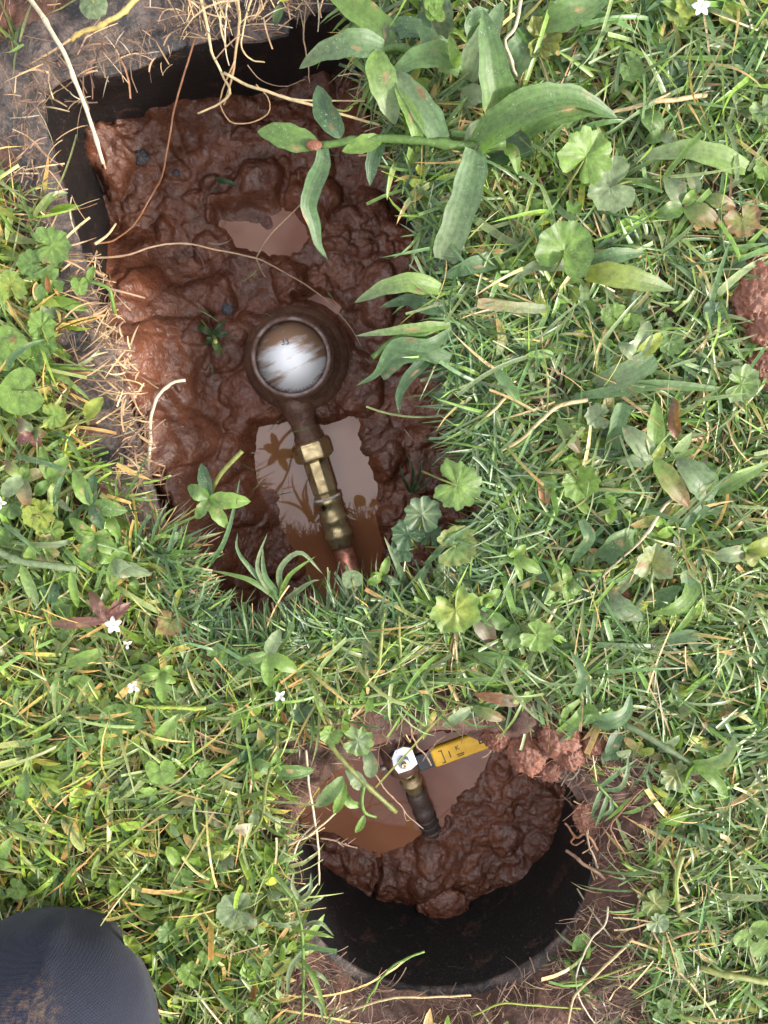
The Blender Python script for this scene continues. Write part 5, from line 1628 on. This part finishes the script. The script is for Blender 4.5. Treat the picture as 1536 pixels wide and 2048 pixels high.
stalk('bent straw stalk pointing down left towards the pit', [(1175, 800, 24), (1120, 812, 28), (1080, 842, 28), (1030, 886, 22), (946, 927, 12)], 4.6, 'straw', taper=0.6, group='straw stalks in the lawn', knots=1)
stalk('long thin dead stem slanting between the kidney leaves and the lone clod', [(1400, 960, 14), (1330, 1010, 22), (1290, 1070, 24), (1230, 1130, 22), (1165, 1190, 16), (1090, 1255, 8)], 3.8, 'white', taper=0.6, knots=2, group='straw stalks in the lawn')
stalk('thin straw crossing the lawn left of the upright folded blade', [(1014, 793, 26), (985, 822, 24), (928, 870, 14)], 3.4, 'straw', group='straw stalks in the lawn')
stalk('upright pale straw above the great arching blade', [(1042, 0, 40), (1030, 55, 40), (1010, 80, 36), (1025, 130, 26), (1048, 180, 14)], 3.6, 'white', knots=1, group='straw stalks in the lawn')
stalk('yellowish runner with rootlets in the lawn between the pit and the knee', [(412, 1416, 20), (360, 1416, 24), (325, 1414, 24), (286, 1412, 20)], 5, 'yel', name='runner', cat='runner', knots=4, extra=[([(330, 1415, 22), (318, 1440, 12), (316, 1470, 2)], 1.1, 'root'), ([(310, 1414, 22), (300, 1445, 10), (296, 1462, 2)], 1.1, 'root'), ([(345, 1416, 22), (335, 1432, 12), (330, 1450, 2)], 1, 'root')])
stalk('thin jointed root dangling over the yellow valve lever', [(815, 1428, 6), (822, 1458, 4), (832, 1490, -10), (850, 1508, -20), (862, 1530, -30)], 2.4, 'root', group=DS, knots=3)
stalk('kinked thin root dangling in front of the round box puddle', [(748, 1546, 8), (765, 1572, -6), (802, 1612, -24), (822, 1638, -36), (846, 1656, -46)], 2.0, 'root', group=DS, knots=4, extra=[([(806, 1616, -26), (812, 1640, -32), (820, 1640, -36)], 1.2, 'root')])
stalk('pale straw hanging straight down at the left of the round box', [(612, 1500, 18), (618, 1570, 22), (631, 1645, 14), (637, 1700, 6), (637, 1770, -4)], 3.0, 'white', group=DS)
stalk('bundle of straws crossing the left rim of the round box', [(576, 1690, 16), (615, 1672, 18), (660, 1638, 10), (674, 1622, 4)], 3.0, 'straw', group=DS, extra=[([(570, 1668, 14), (600, 1680, 16), (650, 1655, 8)], 2.2, 'straw'), ([(585, 1720, 14), (600, 1680, 18), (640, 1640, 10)], 2.2, 'white')])
stalk('brown feathery rootlet poking out over the left wall of the round box', [(640, 1676, 8), (670, 1682, 4), (714, 1696, 0)], 2.5, 'brown', group=DS, extra=[([(668 + 7 * k, 1683 + k, 4), (680 + 8 * k, 1676 + (k % 2) * 18, 2)], 1.1, 'root') for k in range(5)])
stalk('thin yellow green stem rising over the bottom wall of the round box', [(724, 2022, 2), (755, 1968, 12), (788, 1930, 22), (820, 1915, 24), (848, 1904, 22)], 3.0, 'bright', name='green_stem', cat='stem', knots=2)
stalk('pale grass stem lying along the bottom rim of the round box', [(700, 2020, 6), (770, 2000, 10), (860, 1995, 8), (942, 1990, 2)], 3.0, 'straw', group=DS)
stalk('yellow green stem crossing the bottom edge of the round box soil', [(945, 2032, 6), (990, 2012, 12), (1040, 2008, 12), (1160, 2018, 6)], 2.4, 'yel', name='green_stem', cat='stem')
RO = 'bare roots right of the round box'
def root_(label, pts, r, c='root', extra=(), taper=0.7):
    stalk(label, pts, r, c, 'root', 'root', 30, 1, taper, RO, extra)
root_('pale root looping down from the green stem tangle to the knot of straw', [(1335, 1708, 8), (1304, 1758, 12), (1283, 1785, 12), (1275, 1830, 10), (1286, 1882, 4)], 3.4, 'root')
root_('thin white root curving down from mid right wall to the bottom edge', [(1216, 1813, 4), (1210, 1850, 8), (1182, 1878, 8), (1164, 1917, 6), (1152, 1956, 8), (1160, 2001, 10), (1190, 2046, 6)], 2.4, 'white', extra=[([(1182, 1878, 8), (1165, 1862, 4), (1145, 1862, -4)], 1.4, 'root')])
root_('long tan root sweeping from the straw knot to the bottom edge', [(1266, 1876, 6), (1227, 1917, 12), (1185, 1956, 12), (1147, 1994, 10), (1136, 2050, 6)], 3.6, 'straw')
root_('olive root crossing level under the long tan root', [(1118, 1966, -2), (1167, 1961, 8), (1223, 1945, 12), (1279, 1928, 10), (1316, 1920, 6)], 3.0, 'olive')
root_('dark olive root below the level olive root', [(1205, 1976, 4), (1240, 1970, 8), (1290, 1990, 8), (1334, 2010, 4)], 2.6, 'olive')
root_('tan root fanning right from the straw knot over the grass', [(1300, 1896, 8), (1366, 1869, 18), (1425, 1858, 20), (1452, 1866, 16)], 3.4, 'tan', extra=[([(1425, 1858, 20), (1440, 1875, 16), (1456, 1884, 12)], 2, 'tan')])
root_('straight straw coloured root slanting to the lower right', [(1300, 1892, 8), (1366, 1952, 18), (1418, 2015, 18), (1436, 2046, 12)], 3.6, 'straw')
root_('brown broken stick poking out over the right wall of the round box', [(1209, 1757, 4), (1188, 1740, 6), (1160, 1722, 4), (1131, 1700, -2)], 5.0, 'brown', taper=0.8)
root_('brown looped root at the right rim of the round box', [(1195, 1700, 2), (1172, 1668, 2), (1150, 1674, -4), (1136, 1652, -10), (1130, 1646, -10)], 4.0, 'rust', extra=[([(1150, 1674, -4), (1142, 1684, -6), (1152, 1690, -2), (1168, 1680, 0)], 2.6, 'rust')])
root_('thin upright root climbing the slope from the right rim', [(1195, 1735, 4), (1180, 1695, 6), (1172, 1660, 2)], 3.0, 'root')
root_('forked thin root above the brown broken stick', [(1250, 1708, 8), (1228, 1672, 12), (1222, 1650, 10), (1262, 1600, 14), (1285, 1575, 12)], 2.6, 'rust', extra=[([(1224, 1655, 10), (1250, 1665, 10), (1290, 1690, 8)], 1.5, 'root'), ([(1226, 1665, 10), (1215, 1695, 6), (1230, 1725, 4)], 1.4, 'root')])
stalk('thick green succulent stem at the right of the roots', [(1364, 1712, 24), (1350, 1764, 26), (1360, 1826, 18), (1380, 1850, 10)], 7, 'olive', name='green_stem', cat='stem', taper=0.9)
stalk('thick pale green stem running level out of the lower right edge', [(1400, 1936, 20), (1466, 1952, 24), (1550, 1968, 22)], 8, 'olive', name='green_stem', cat='stem', taper=0.95, knots=2)
stalk('olive stem standing in the weeds above the top rim of the round box', [(768, 1212, 16), (764, 1275, 24), (756, 1340, 22), (735, 1406, 8)], 4.4, 'olive', name='green_stem', cat='stem')
stalk('second olive stem right of the first above the round box', [(798, 1228, 16), (800, 1290, 22), (806, 1365, 8)], 3.6, 'olive', name='green_stem', cat='stem')
stalk('long olive creeping stem along the lawn above the round box', [(640, 1412, 12), (720, 1412, 20), (800, 1398, 20), (885, 1370, 14)], 4.2, 'bright', name='green_stem', cat='stem', knots=2)
HR = 'dry roots hanging into the pit from the top'
for k, (lb, pts, r, c) in enumerate([
    ('thickest tan root, leftmost of the bunch hanging into the pit from the top', [(400, -10, 14), (412, 40, 18), (425, 110, 10), (445, 150, 2), (458, 190, -8), (396, 228, -16)], 3.4, 'straw'),
    ('tan root that forks in the middle of the hanging bunch', [(475, -10, 12), (478, 50, 14), (470, 110, 6), (460, 170, -6), (448, 210, -14)], 3.4, 'tan'),
    ('looping thin root that curls back up at the end of the bunch', [(470, 120, 6), (445, 180, -8), (442, 215, -16), (465, 245, -20), (505, 245, -18), (538, 225, -14), (535, 195, -8), (510, 170, -2)], 1.9, 'tan'),
    ('right hand thin root of the bunch, bent like a hook', [(505, -10, 12), (490, 40, 14), (482, 90, 8), (500, 118, 0), (530, 125, -4)], 2.4, 'straw'),
    ('pale straight root at the right of the hanging bunch', [(455, -10, 14), (450, 60, 14), (452, 110, 8), (458, 130, 4)], 2.0, 'white'),
    ('thin dark root hanging straight right of the bunch', [(612, 10, 10), (608, 70, 8), (616, 130, -4), (618, 168, -12)], 2.0, 'root'),
    ('wispy root curving along the dark top wall', [(495, 130, 0), (515, 155, -10), (560, 172, -16), (610, 160, -10)], 1.2, 'root')]):
    stalk(lb, pts, r, c, 'dry_root', 'root', 26, 1, 0.6, HR)

# ================================================================ grass and litter: what nobody could count
def blades(n, base, az, length, width, e0, droop, drift, c0, c1, segs=4, fold=0.3, roll=None, blunt=None, profile='grass', floor=None):
    """many blades at once: base (n,3), everything else (n,)"""
    s = np.linspace(0, 1, segs + 1)
    k = segs + 1
    elev = e0[:, None] - droop[:, None] * s[None, :]
    a = az[:, None] + drift[:, None] * s[None, :]
    step = (length / segs)[:, None]
    dx, dy, dz = np.cos(elev) * np.cos(a) * step, np.cos(elev) * np.sin(a) * step, np.sin(elev) * step
    pos = np.zeros((n, k, 3))
    pos[:, 1:, 0], pos[:, 1:, 1], pos[:, 1:, 2] = np.cumsum(dx[:, :-1], 1), np.cumsum(dy[:, :-1], 1), np.cumsum(dz[:, :-1], 1)
    pos += base[:, None, :]
    roll = np.zeros(n) if roll is None else roll
    Sx, Sy = np.sin(a), -np.cos(a)
    Nx, Ny, Nz = -np.sin(elev) * np.cos(a), -np.sin(elev) * np.sin(a), np.cos(elev)
    cr, sr = np.cos(roll)[:, None], np.sin(roll)[:, None]
    SX, SY, SZ = Sx * cr + Nx * sr, Sy * cr + Ny * sr, Nz * sr
    NX, NY, NZ = Nx * cr - Sx * sr, Ny * cr - Sy * sr, Nz * cr
    if profile == 'lance':
        w = np.maximum(s ** 0.6 * (1 - s) ** 0.75 / 0.39, 0.03)[None, :]
        w = np.repeat(w, n, 0)
    else:
        w = ((0.6 + 0.4 * np.minimum(1, s / 0.25)) * (1 - s ** 2.2) ** 0.85)[None, :]
        w = np.repeat(w, n, 0)
        if blunt is not None:
            wb = (0.75 + 0.25 * np.minimum(1, s / 0.25))[None, :]
            w = np.where(blunt[:, None], wb, w)
    w = w * (width / 2)[:, None]
    us = np.array((-1.0, 0.0, 1.0))
    S3, N3 = np.stack([SX, SY, SZ], -1), np.stack([NX, NY, NZ], -1)
    V = pos[:, :, None, :] + S3[:, :, None, :] * (us[None, None, :] * w[..., None])[..., None] + N3[:, :, None, :] * (fold * np.abs(us)[None, None, :] * w[..., None])[..., None]
    if floor is not None:
        V[..., 2] = np.maximum(V[..., 2], floor(V[..., 0], V[..., 1]))
    i = np.arange(n * k * 3).reshape(n, k, 3)
    F = np.stack([i[:, :-1, :-1], i[:, :-1, 1:], i[:, 1:, 1:], i[:, 1:, :-1]], -1).reshape(-1, 4)
    f = (s ** 1.2)[None, :, None, None]
    Cc = c0[:, None, None, :] * (1 - f) + c1[:, None, None, :] * f
    Cc = np.repeat(Cc, 3, 2) * np.array((1.06, 0.92, 1.06))[None, None, :, None]
    st = np.zeros((n, k, 3, 3))
    st[..., 0] = us[None, None, :] * 1.5
    st[..., 1] = s[None, :, None]
    return V.reshape(-1, 3), F, Cc.reshape(-1, 3), st.reshape(-1, 3)

def pick_colors(r, n, table):
    names, wts = zip(*table)
    idx = r.choice(len(names), n, p=np.array(wts) / sum(wts))
    base = np.array([C[q] for q in names])[idx]
    return base * (0.65 + 0.85 * r.random((n, 1)) ** 1.5) * (1 + 0.10 * (r.random((n, 3)) - 0.5))

def openings(x, y):
    """distance to the nearest opening, negative over a hole"""
    q = np.hypot((x - VC[0]) / VRX, (y - VC[1]) / VRY)
    return np.minimum(poly_dist(x, y, OPEN), (q - 1) * VRX)

GREENS = [('blue', 5), ('mid', 4), ('bright', 2.0), ('grey', 2.5), ('dark', 2.5), ('pale', 1.6)]
DRYS = [('straw', 2), ('tan', 4), ('brown', 6), ('white', 0.6), ('rust', 1.5)]

def scatter(r, n, x0, x1, y0, y1, keep):
    xs, ys = [], []
    got = 0
    while got < n:
        x, y = x0 + (x1 - x0) * r.random(n), y0 + (y1 - y0) * r.random(n)
        k = r.random(n) < keep(x, y)
        xs.append(x[k]); ys.append(y[k])
        got += k.sum()
    return np.concatenate(xs)[:n], np.concatenate(ys)[:n]

def floor_z(x, y):
    z = ground_z(x, y) + 0.0008
    return np.where(openings(x, y) < 0.004, -1.0, z)

# where thatch lies thick, and how lush each part is
THATCH = W([(150, 560), (230, 640), (290, 960), (330, 1060), (420, 1090), (330, 1160), (220, 1120), (180, 960), (130, 800)])
def near_frame(x, y):
    px, py = to_px(x, y, 0.0)
    return (px > -160) & (px < 1700) & (py > -200) & (py < 2240)

def grass_keep(x, y):
    o = openings(x, y)
    b = bare(x, y)
    d = np.where(o > 0.004, 1.0, 0.0) * (1 - 0.97 * b)
    d *= np.where(near_frame(x, y), 1.0, 0.35)
    d *= 0.45 + 0.55 * smooth01(fbm(x * 22, y * 22, 3, 200), -0.35, 0.15)
    th = smooth01(poly_dist(x, y, THATCH), -0.01, 0.02)
    return d * (0.25 + 0.75 * th)

def person_ok(x, y):
    px, py = to_px(x, y, 0.0)
    return ~((px < 290) & (py > 1870))

REG = (-0.46, 0.46, -0.72, 0.42)
GD = np.random.default_rng(501)

def lawn(n, lmin, lmax, wmin, wmax, zmax, emin, emax, seed, table, name, label, segs=4, keep=grass_keep, profile='grass', fold=0.3, mat='grass', rollsd=0.5, bl=0.2, tuft=7):
    r = np.random.default_rng(seed)
    # blades grow in tufts: a few from one foot, fanned round the way the tuft leans
    k = max(1, tuft)
    tx, ty = scatter(r, n // k + 1, *REG, lambda a, b: keep(a, b) * person_ok(a, b))
    i = np.arange(n) // k
    x, y = tx[i] + r.normal(0, 0.0045, n) * (k > 1), ty[i] + r.normal(0, 0.0045, n) * (k > 1)
    lean = (2 * math.pi * (fbm(tx * 9, ty * 9, 2, seed % 50) * 1.2) + r.normal(0, 1.4, len(tx)))[i]
    az = lean + r.normal(0, 0.85, n)
    z = ground_z(x, y) + zmax * r.random(n) ** 1.5
    length = lmin + (lmax - lmin) * r.random(n) ** 1.5
    e0 = emin + (emax - emin) * r.random(n)
    c0 = pick_colors(r, n, table)
    c1 = c0 * (0.85 + 0.45 * r.random((n, 1)))
    dead = r.random(n) < 0.12
    c1[dead] = np.array(C['tan']) * (0.8 + 0.8 * r.random((dead.sum(), 1)))
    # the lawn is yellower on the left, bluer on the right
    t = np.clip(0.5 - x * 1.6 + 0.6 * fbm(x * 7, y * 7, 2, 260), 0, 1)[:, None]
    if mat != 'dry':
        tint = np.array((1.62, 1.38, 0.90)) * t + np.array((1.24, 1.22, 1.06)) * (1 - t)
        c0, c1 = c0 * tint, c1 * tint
    v = blades(n, np.column_stack([x, y, z]), az, length, wmin + (wmax - wmin) * r.random(n) ** 1.4, e0, r.uniform(0.2, 1.5, n), r.normal(0, 0.45, n), c0, c1, segs, fold, r.normal(0, rollsd, n), r.random(n) < bl, profile, floor_z)
    link(name, mesh_np(name, v[0], v[1], M[mat], v[2], v[3]), kind='stuff', label=label)

# dead litter close to the soil
def litter_keep(x, y):
    o = openings(x, y)
    b = bare(x, y)
    px, py = to_px(x, y, 0.0)
    th = 1 - smooth01(poly_dist(x, y, THATCH), -0.015, 0.02)
    d = np.where(o > -0.004, 1.0, 0.0) * np.where(o < 0.036, 0.55, 1.0) * (1 - 0.55 * b) * (0.4 + 1.0 * th)
    pt = smooth01(fbm(x * 13 + 9, y * 13, 3, 270), -0.05, 0.3)
    return d * (0.25 + 0.75 * pt) * np.where(near_frame(x, y), 1.0, 0.3) / 1.4
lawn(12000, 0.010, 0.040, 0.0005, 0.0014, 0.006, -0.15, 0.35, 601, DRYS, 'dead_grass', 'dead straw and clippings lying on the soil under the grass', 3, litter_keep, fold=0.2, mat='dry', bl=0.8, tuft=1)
# low dark green layer, then the main layers
LG = 'short green lawn grass around both boxes'
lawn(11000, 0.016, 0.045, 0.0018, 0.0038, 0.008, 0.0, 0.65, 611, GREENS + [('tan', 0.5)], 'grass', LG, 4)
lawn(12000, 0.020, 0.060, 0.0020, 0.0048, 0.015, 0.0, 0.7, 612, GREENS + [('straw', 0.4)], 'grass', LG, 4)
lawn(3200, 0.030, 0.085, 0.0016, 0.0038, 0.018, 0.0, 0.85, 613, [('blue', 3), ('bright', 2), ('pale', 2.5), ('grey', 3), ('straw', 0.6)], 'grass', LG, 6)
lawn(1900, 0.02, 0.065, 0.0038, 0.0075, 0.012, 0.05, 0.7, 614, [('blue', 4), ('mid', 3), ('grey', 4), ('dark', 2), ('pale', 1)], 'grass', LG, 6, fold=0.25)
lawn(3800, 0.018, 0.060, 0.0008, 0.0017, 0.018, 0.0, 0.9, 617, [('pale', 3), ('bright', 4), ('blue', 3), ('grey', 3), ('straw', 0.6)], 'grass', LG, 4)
# straw-coloured stems lying about in the green
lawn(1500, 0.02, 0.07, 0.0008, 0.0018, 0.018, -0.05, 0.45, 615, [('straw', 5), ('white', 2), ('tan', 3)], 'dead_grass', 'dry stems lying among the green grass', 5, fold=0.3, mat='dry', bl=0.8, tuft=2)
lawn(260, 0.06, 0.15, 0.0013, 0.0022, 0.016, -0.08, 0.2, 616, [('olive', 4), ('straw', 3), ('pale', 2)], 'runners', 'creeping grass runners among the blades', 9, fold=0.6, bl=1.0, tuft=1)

# small weeds between the blades
def weeds_keep(x, y):
    return grass_keep(x, y) * smooth01(fbm(x * 12 + 3, y * 12, 3, 230), -0.3, 0.3)
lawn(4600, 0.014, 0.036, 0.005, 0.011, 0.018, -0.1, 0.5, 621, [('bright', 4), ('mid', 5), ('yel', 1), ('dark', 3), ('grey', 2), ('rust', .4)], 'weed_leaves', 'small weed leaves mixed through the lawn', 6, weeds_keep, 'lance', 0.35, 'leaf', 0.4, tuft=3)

def round_litter(n, seed):
    r = np.random.default_rng(seed)
    x, y = scatter(r, n, *REG, lambda a, b: weeds_keep(a, b) * person_ok(a, b))
    z = ground_z(x, y) + 0.004 + 0.016 * r.random(n)
    na, nr = 25, 3
    th = np.linspace(-math.pi, math.pi, na)
    lob = r.choice([5, 7, 9], n)[:, None]
    sc = np.where(r.random(n) < 0.6, 0.07, 0.0)[:, None]
    rad = (1 - 0.75 * np.exp(-((np.abs(th) - math.pi) / 0.3) ** 2))[None, :] * (1 + sc * np.cos(th[None, :] * lob)) * (1 + 0.08 * np.sin(2 * th[None, :] + 6 * r.random((n, 1))))
    rho = np.linspace(0, 1, nr + 1)
    R_ = (0.004 + 0.007 * r.random(n) ** 1.3)[:, None, None]
    a = 2 * math.pi * r.random(n)[:, None, None]
    X, Y = rho[None, :, None] * (np.cos(th)[None, :] * rad)[:, None, :], rho[None, :, None] * (np.sin(th)[None, :] * rad)[:, None, :]
    t1, t2 = r.normal(0, 0.55, (n, 1, 1)), r.normal(0, 0.55, (n, 1, 1))
    Z = 0.2 * rho[None, :, None] ** 2 * r.normal(0.4, 1, (n, 1, 1)) - 0.05 * rho[None, :, None] * np.cos(th[None, :] * lob)[:, None, :] + t1 * X + t2 * Y
    V = np.stack([x[:, None, None] + R_ * (X * np.cos(a) - Y * np.sin(a)), y[:, None, None] + R_ * (X * np.sin(a) + Y * np.cos(a)), z[:, None, None] + R_ * Z], -1)
    i = np.arange(n * na * (nr + 1)).reshape(n, nr + 1, na)
    F = np.stack([i[:, :-1, :-1], i[:, :-1, 1:], i[:, 1:, 1:], i[:, 1:, :-1]], -1).reshape(-1, 4)
    c = pick_colors(r, n, [('bright', 4), ('mid', 5), ('yel', 1.2), ('dark', 3), ('grey', 2)])
    Cc = np.broadcast_to(c[:, None, None, :], V.shape) * (0.85 + 0.3 * rho[None, :, None, None])
    st = np.zeros_like(V)
    st[..., 0] = (th[None, :] * lob / (2 * math.pi))[:, None, :]
    link('weed_leaves', mesh_np('weed_leaves', V.reshape(-1, 3), F, M['leaf'], Cc.reshape(-1, 3), st.reshape(-1, 3)), kind='stuff', label='small round weed leaves mixed through the lawn')
round_litter(380, 631)

# blades that lean out over the openings
def fringe(n, seed, spans, lmin, lmax, wmin, wmax, table, mat, name, label, spread=0.9, inset=0.004, emin=0.0, emax=0.7):
    """spans: outline points at lawn level, the lawn lying on their left hand when walked in order"""
    r = np.random.default_rng(seed)
    pts, nor = [], []
    tot = 0
    segs_ = []
    for line in spans:
        w = [P(x, y)[:2] if abs(x) > 3 or abs(y) > 3 else np.array((x, y)) for x, y in line]
        for a, b in zip(w[:-1], w[1:]):
            segs_.append((a, b, np.linalg.norm(b - a)))
    L_ = np.array([q[2] for q in segs_])
    idx = r.choice(len(segs_), n, p=L_ / L_.sum())
    t = r.random(n)
    A, B = np.array([segs_[i][0] for i in idx]), np.array([segs_[i][1] for i in idx])
    d = (B - A) / np.linalg.norm(B - A, axis=1)[:, None]
    nn_ = np.column_stack([-d[:, 1], d[:, 0]])         # left hand side: lawn
    q = A + (B - A) * t[:, None] + nn_ * (inset + 0.022 * r.random(n) ** 1.3)[:, None]
    az = np.arctan2(-nn_[:, 1], -nn_[:, 0]) + r.normal(0, spread, n)
    z = ground_z(q[:, 0], q[:, 1]) + 0.002 + 0.012 * r.random(n)
    c0 = pick_colors(r, n, table)
    v = blades(n, np.column_stack([q, z]), az, lmin + (lmax - lmin) * r.random(n) ** 1.4, wmin + (wmax - wmin) * r.random(n) ** 1.4, emin + (emax - emin) * r.random(n), r.uniform(0.1, 1.5, n), r.normal(0, 0.5, n), c0, c0 * (0.9 + 0.4 * r.random((n, 1))), 5, 0.3, r.normal(0, 0.4, n), r.random(n) < 0.3, 'grass', floor_z)
    link(name, mesh_np(name, v[0], v[1], M[mat], v[2], v[3]), kind='stuff', label=label)
LB = 'grass leaning over the edges of the boxes'
fringe(900, 701, [[(1030, 1090), (960, 880), (890, 640), (830, 450), (775, 270), (725, 90), (700, -20)]], 0.02, 0.06, 0.0014, 0.003, GREENS, 'grass', 'grass', LB, 1.0, -0.016)
OL = np.array(densify(OPEN, 0.008))
ov = (OL - OL[0]) @ DOWN
side = (OL - BOXC) @ np.array((0.966, 0.259))
lowL = [tuple(q) for q, v, s_ in zip(OL, ov, side) if v > ov.max() - 0.115 and s_ < 0.02][::-1]
lowR = [tuple(q) for q, v, s_ in zip(OL, ov, side) if v > ov.max() - 0.22 and s_ >= -0.02][::-1]
fringe(900, 702, [lowL], 0.02, 0.058, 0.0014, 0.003, GREENS, 'grass', 'grass', LB, 0.9, -0.004, 0.0, 0.8)
fringe(1000, 703, [lowR], 0.02, 0.058, 0.0014, 0.003, GREENS, 'grass', 'grass', LB, 0.9, -0.004, 0.0, 0.8)
fringe(260, 707, [lowL], 0.02, 0.05, 0.0007, 0.0016, [('straw', 3), ('tan', 4), ('brown', 3)], 'dry', 'dead_grass', 'dead straw hanging over the lower left corner of the meter box', 0.9, -0.004, -0.1, 0.5)
fringe(280, 704, [[(150, 520), (195, 640), (235, 780), (285, 960)]], 0.010, 0.036, 0.0006, 0.0017, [('straw', 2), ('tan', 4), ('brown', 5)], 'dry', 'dead_grass', 'dead straw spread over the left rim of the meter box', 0.8, 0.004, -0.1, 0.5)
fringe(260, 708, [[(70, 420), (40, 300), (70, 160), (200, 100), (380, 40), (620, -10)][::-1]], 0.004, 0.018, 0.0005, 0.0013, [('brown', 8), ('root', 2), ('tan', 1)], 'dry', 'dead_grass', 'crumbs of bark and dead grass on the top left rim of the meter box', 1.6, -0.004, -0.1, 0.2)
fringe(70, 705, [[(100, 420), (60, 300), (90, 180), (200, 120), (380, 60), (560, 20)][::-1]], 0.010, 0.035, 0.0006, 0.0014, DRYS, 'dry', 'dead_grass', 'dead straw scattered on the top left corner of the meter box', 1.4, 0.004, -0.1, 0.3)
fringe(60, 706, [[(640, 40), (560, 30), (480, 40), (380, 60)]], 0.02, 0.07, 0.0006, 0.0014, [('tan', 4), ('straw', 4), ('brown', 2), ('white', 1)], 'dry', 'dead_grass', 'dead roots hanging along the top of the meter box', 1.0, -0.006, -0.2, 0.4)
# fine rootlets on the bare soil round the valve box
def rootlets(n, seed):
    r = np.random.default_rng(seed)
    def keep(x, y):
        px, py = to_px(x, y, 0.0)
        return bare(x, y) * (openings(x, y) > -0.002) * np.where((px > 1050) | (py > 1950) | (px < 640), 1.0, 0.3) * (py > 1300)
    x, y = scatter(r, n, *REG, keep)
    z = ground_z(x, y) + 0.001 + 0.004 * r.random(n)
    c = pick_colors(r, n, [('root', 1.5), ('brown', 9), ('tan', 0.5)])
    v = blades(n, np.column_stack([x, y, z]), 6.3 * r.random(n), 0.008 + 0.035 * r.random(n) ** 2, 0.0004 + 0.0008 * r.random(n) ** 2, r.uniform(0, 0.5, n), r.uniform(0, 1.2, n), r.normal(0, 1.2, n), c, c, 5, 0.5, None, np.ones(n, bool), 'grass', floor_z)
    link('fine_roots', mesh_np('fine_roots', v[0], v[1], M['dry'], v[2], v[3]), kind='stuff', label='fine torn roots on the bare soil round the valve box')
rootlets(1600, 711)
# bits of green and straw dropped on the mud
def mud_bits(n, seed):
    r = np.random.default_rng(seed)
    x, y = scatter(r, n, *REG, lambda a, b: (poly_dist(a, b, BOX) < -0.02) * 1.0)
    z = np.full(n, ZM + 0.014) + 0.008 * r.random(n)
    c = pick_colors(r, n, [('dark', 4), ('mid', 1), ('brown', 5), ('root', 3)])
    v = blades(n, np.column_stack([x, y, z]), 6.3 * r.random(n), 0.008 + 0.025 * r.random(n) ** 2, 0.0005 + 0.0016 * r.random(n) ** 2, r.uniform(0, 0.2, n), r.uniform(0.1, 0.6, n), r.normal(0, 0.6, n), c, c, 4, 0.3)
    link('clippings', mesh_np('clippings', v[0], v[1], M['dry'], v[2], v[3]), kind='stuff', label='grass clippings dropped on the mud in the meter box')
mud_bits(60, 721)

# the lawn goes on beyond the picture: one patch, copied
def lawn_patch():
    r = np.random.default_rng(801)
    n = 4200
    sx_, sy_ = (REG[1] - REG[0]) / 2, (REG[3] - REG[2]) / 2
    x, y = sx_ * r.random(n), sy_ * r.random(n)
    c0 = pick_colors(r, n, GREENS + [('straw', 1.5)])
    v = blades(n, np.column_stack([x, y, np.full(n, -0.009) + 0.012 * r.random(n)]), 6.3 * r.random(n), 0.02 + 0.05 * r.random(n), 0.002 + 0.003 * r.random(n), r.uniform(0.1, 1.0, n), r.uniform(0.2, 1.3, n), r.normal(0, 0.4, n), c0, c0 * 1.15, 3, 0.3, r.normal(0, 0.4, n), r.random(n) < 0.3)
    me = mesh_np('grass', v[0], v[1], M['grass'], v[2], v[3])
    for i in range(-4, 6):
        for j in range(-4, 6):
            if i in (0, 1) and j in (0, 1):
                continue
            o = link('grass', me, kind='stuff', label='lawn grass running on beyond the boxes')
            o.location = (REG[0] + i * sx_, REG[2] + j * sy_, 0)
lawn_patch()
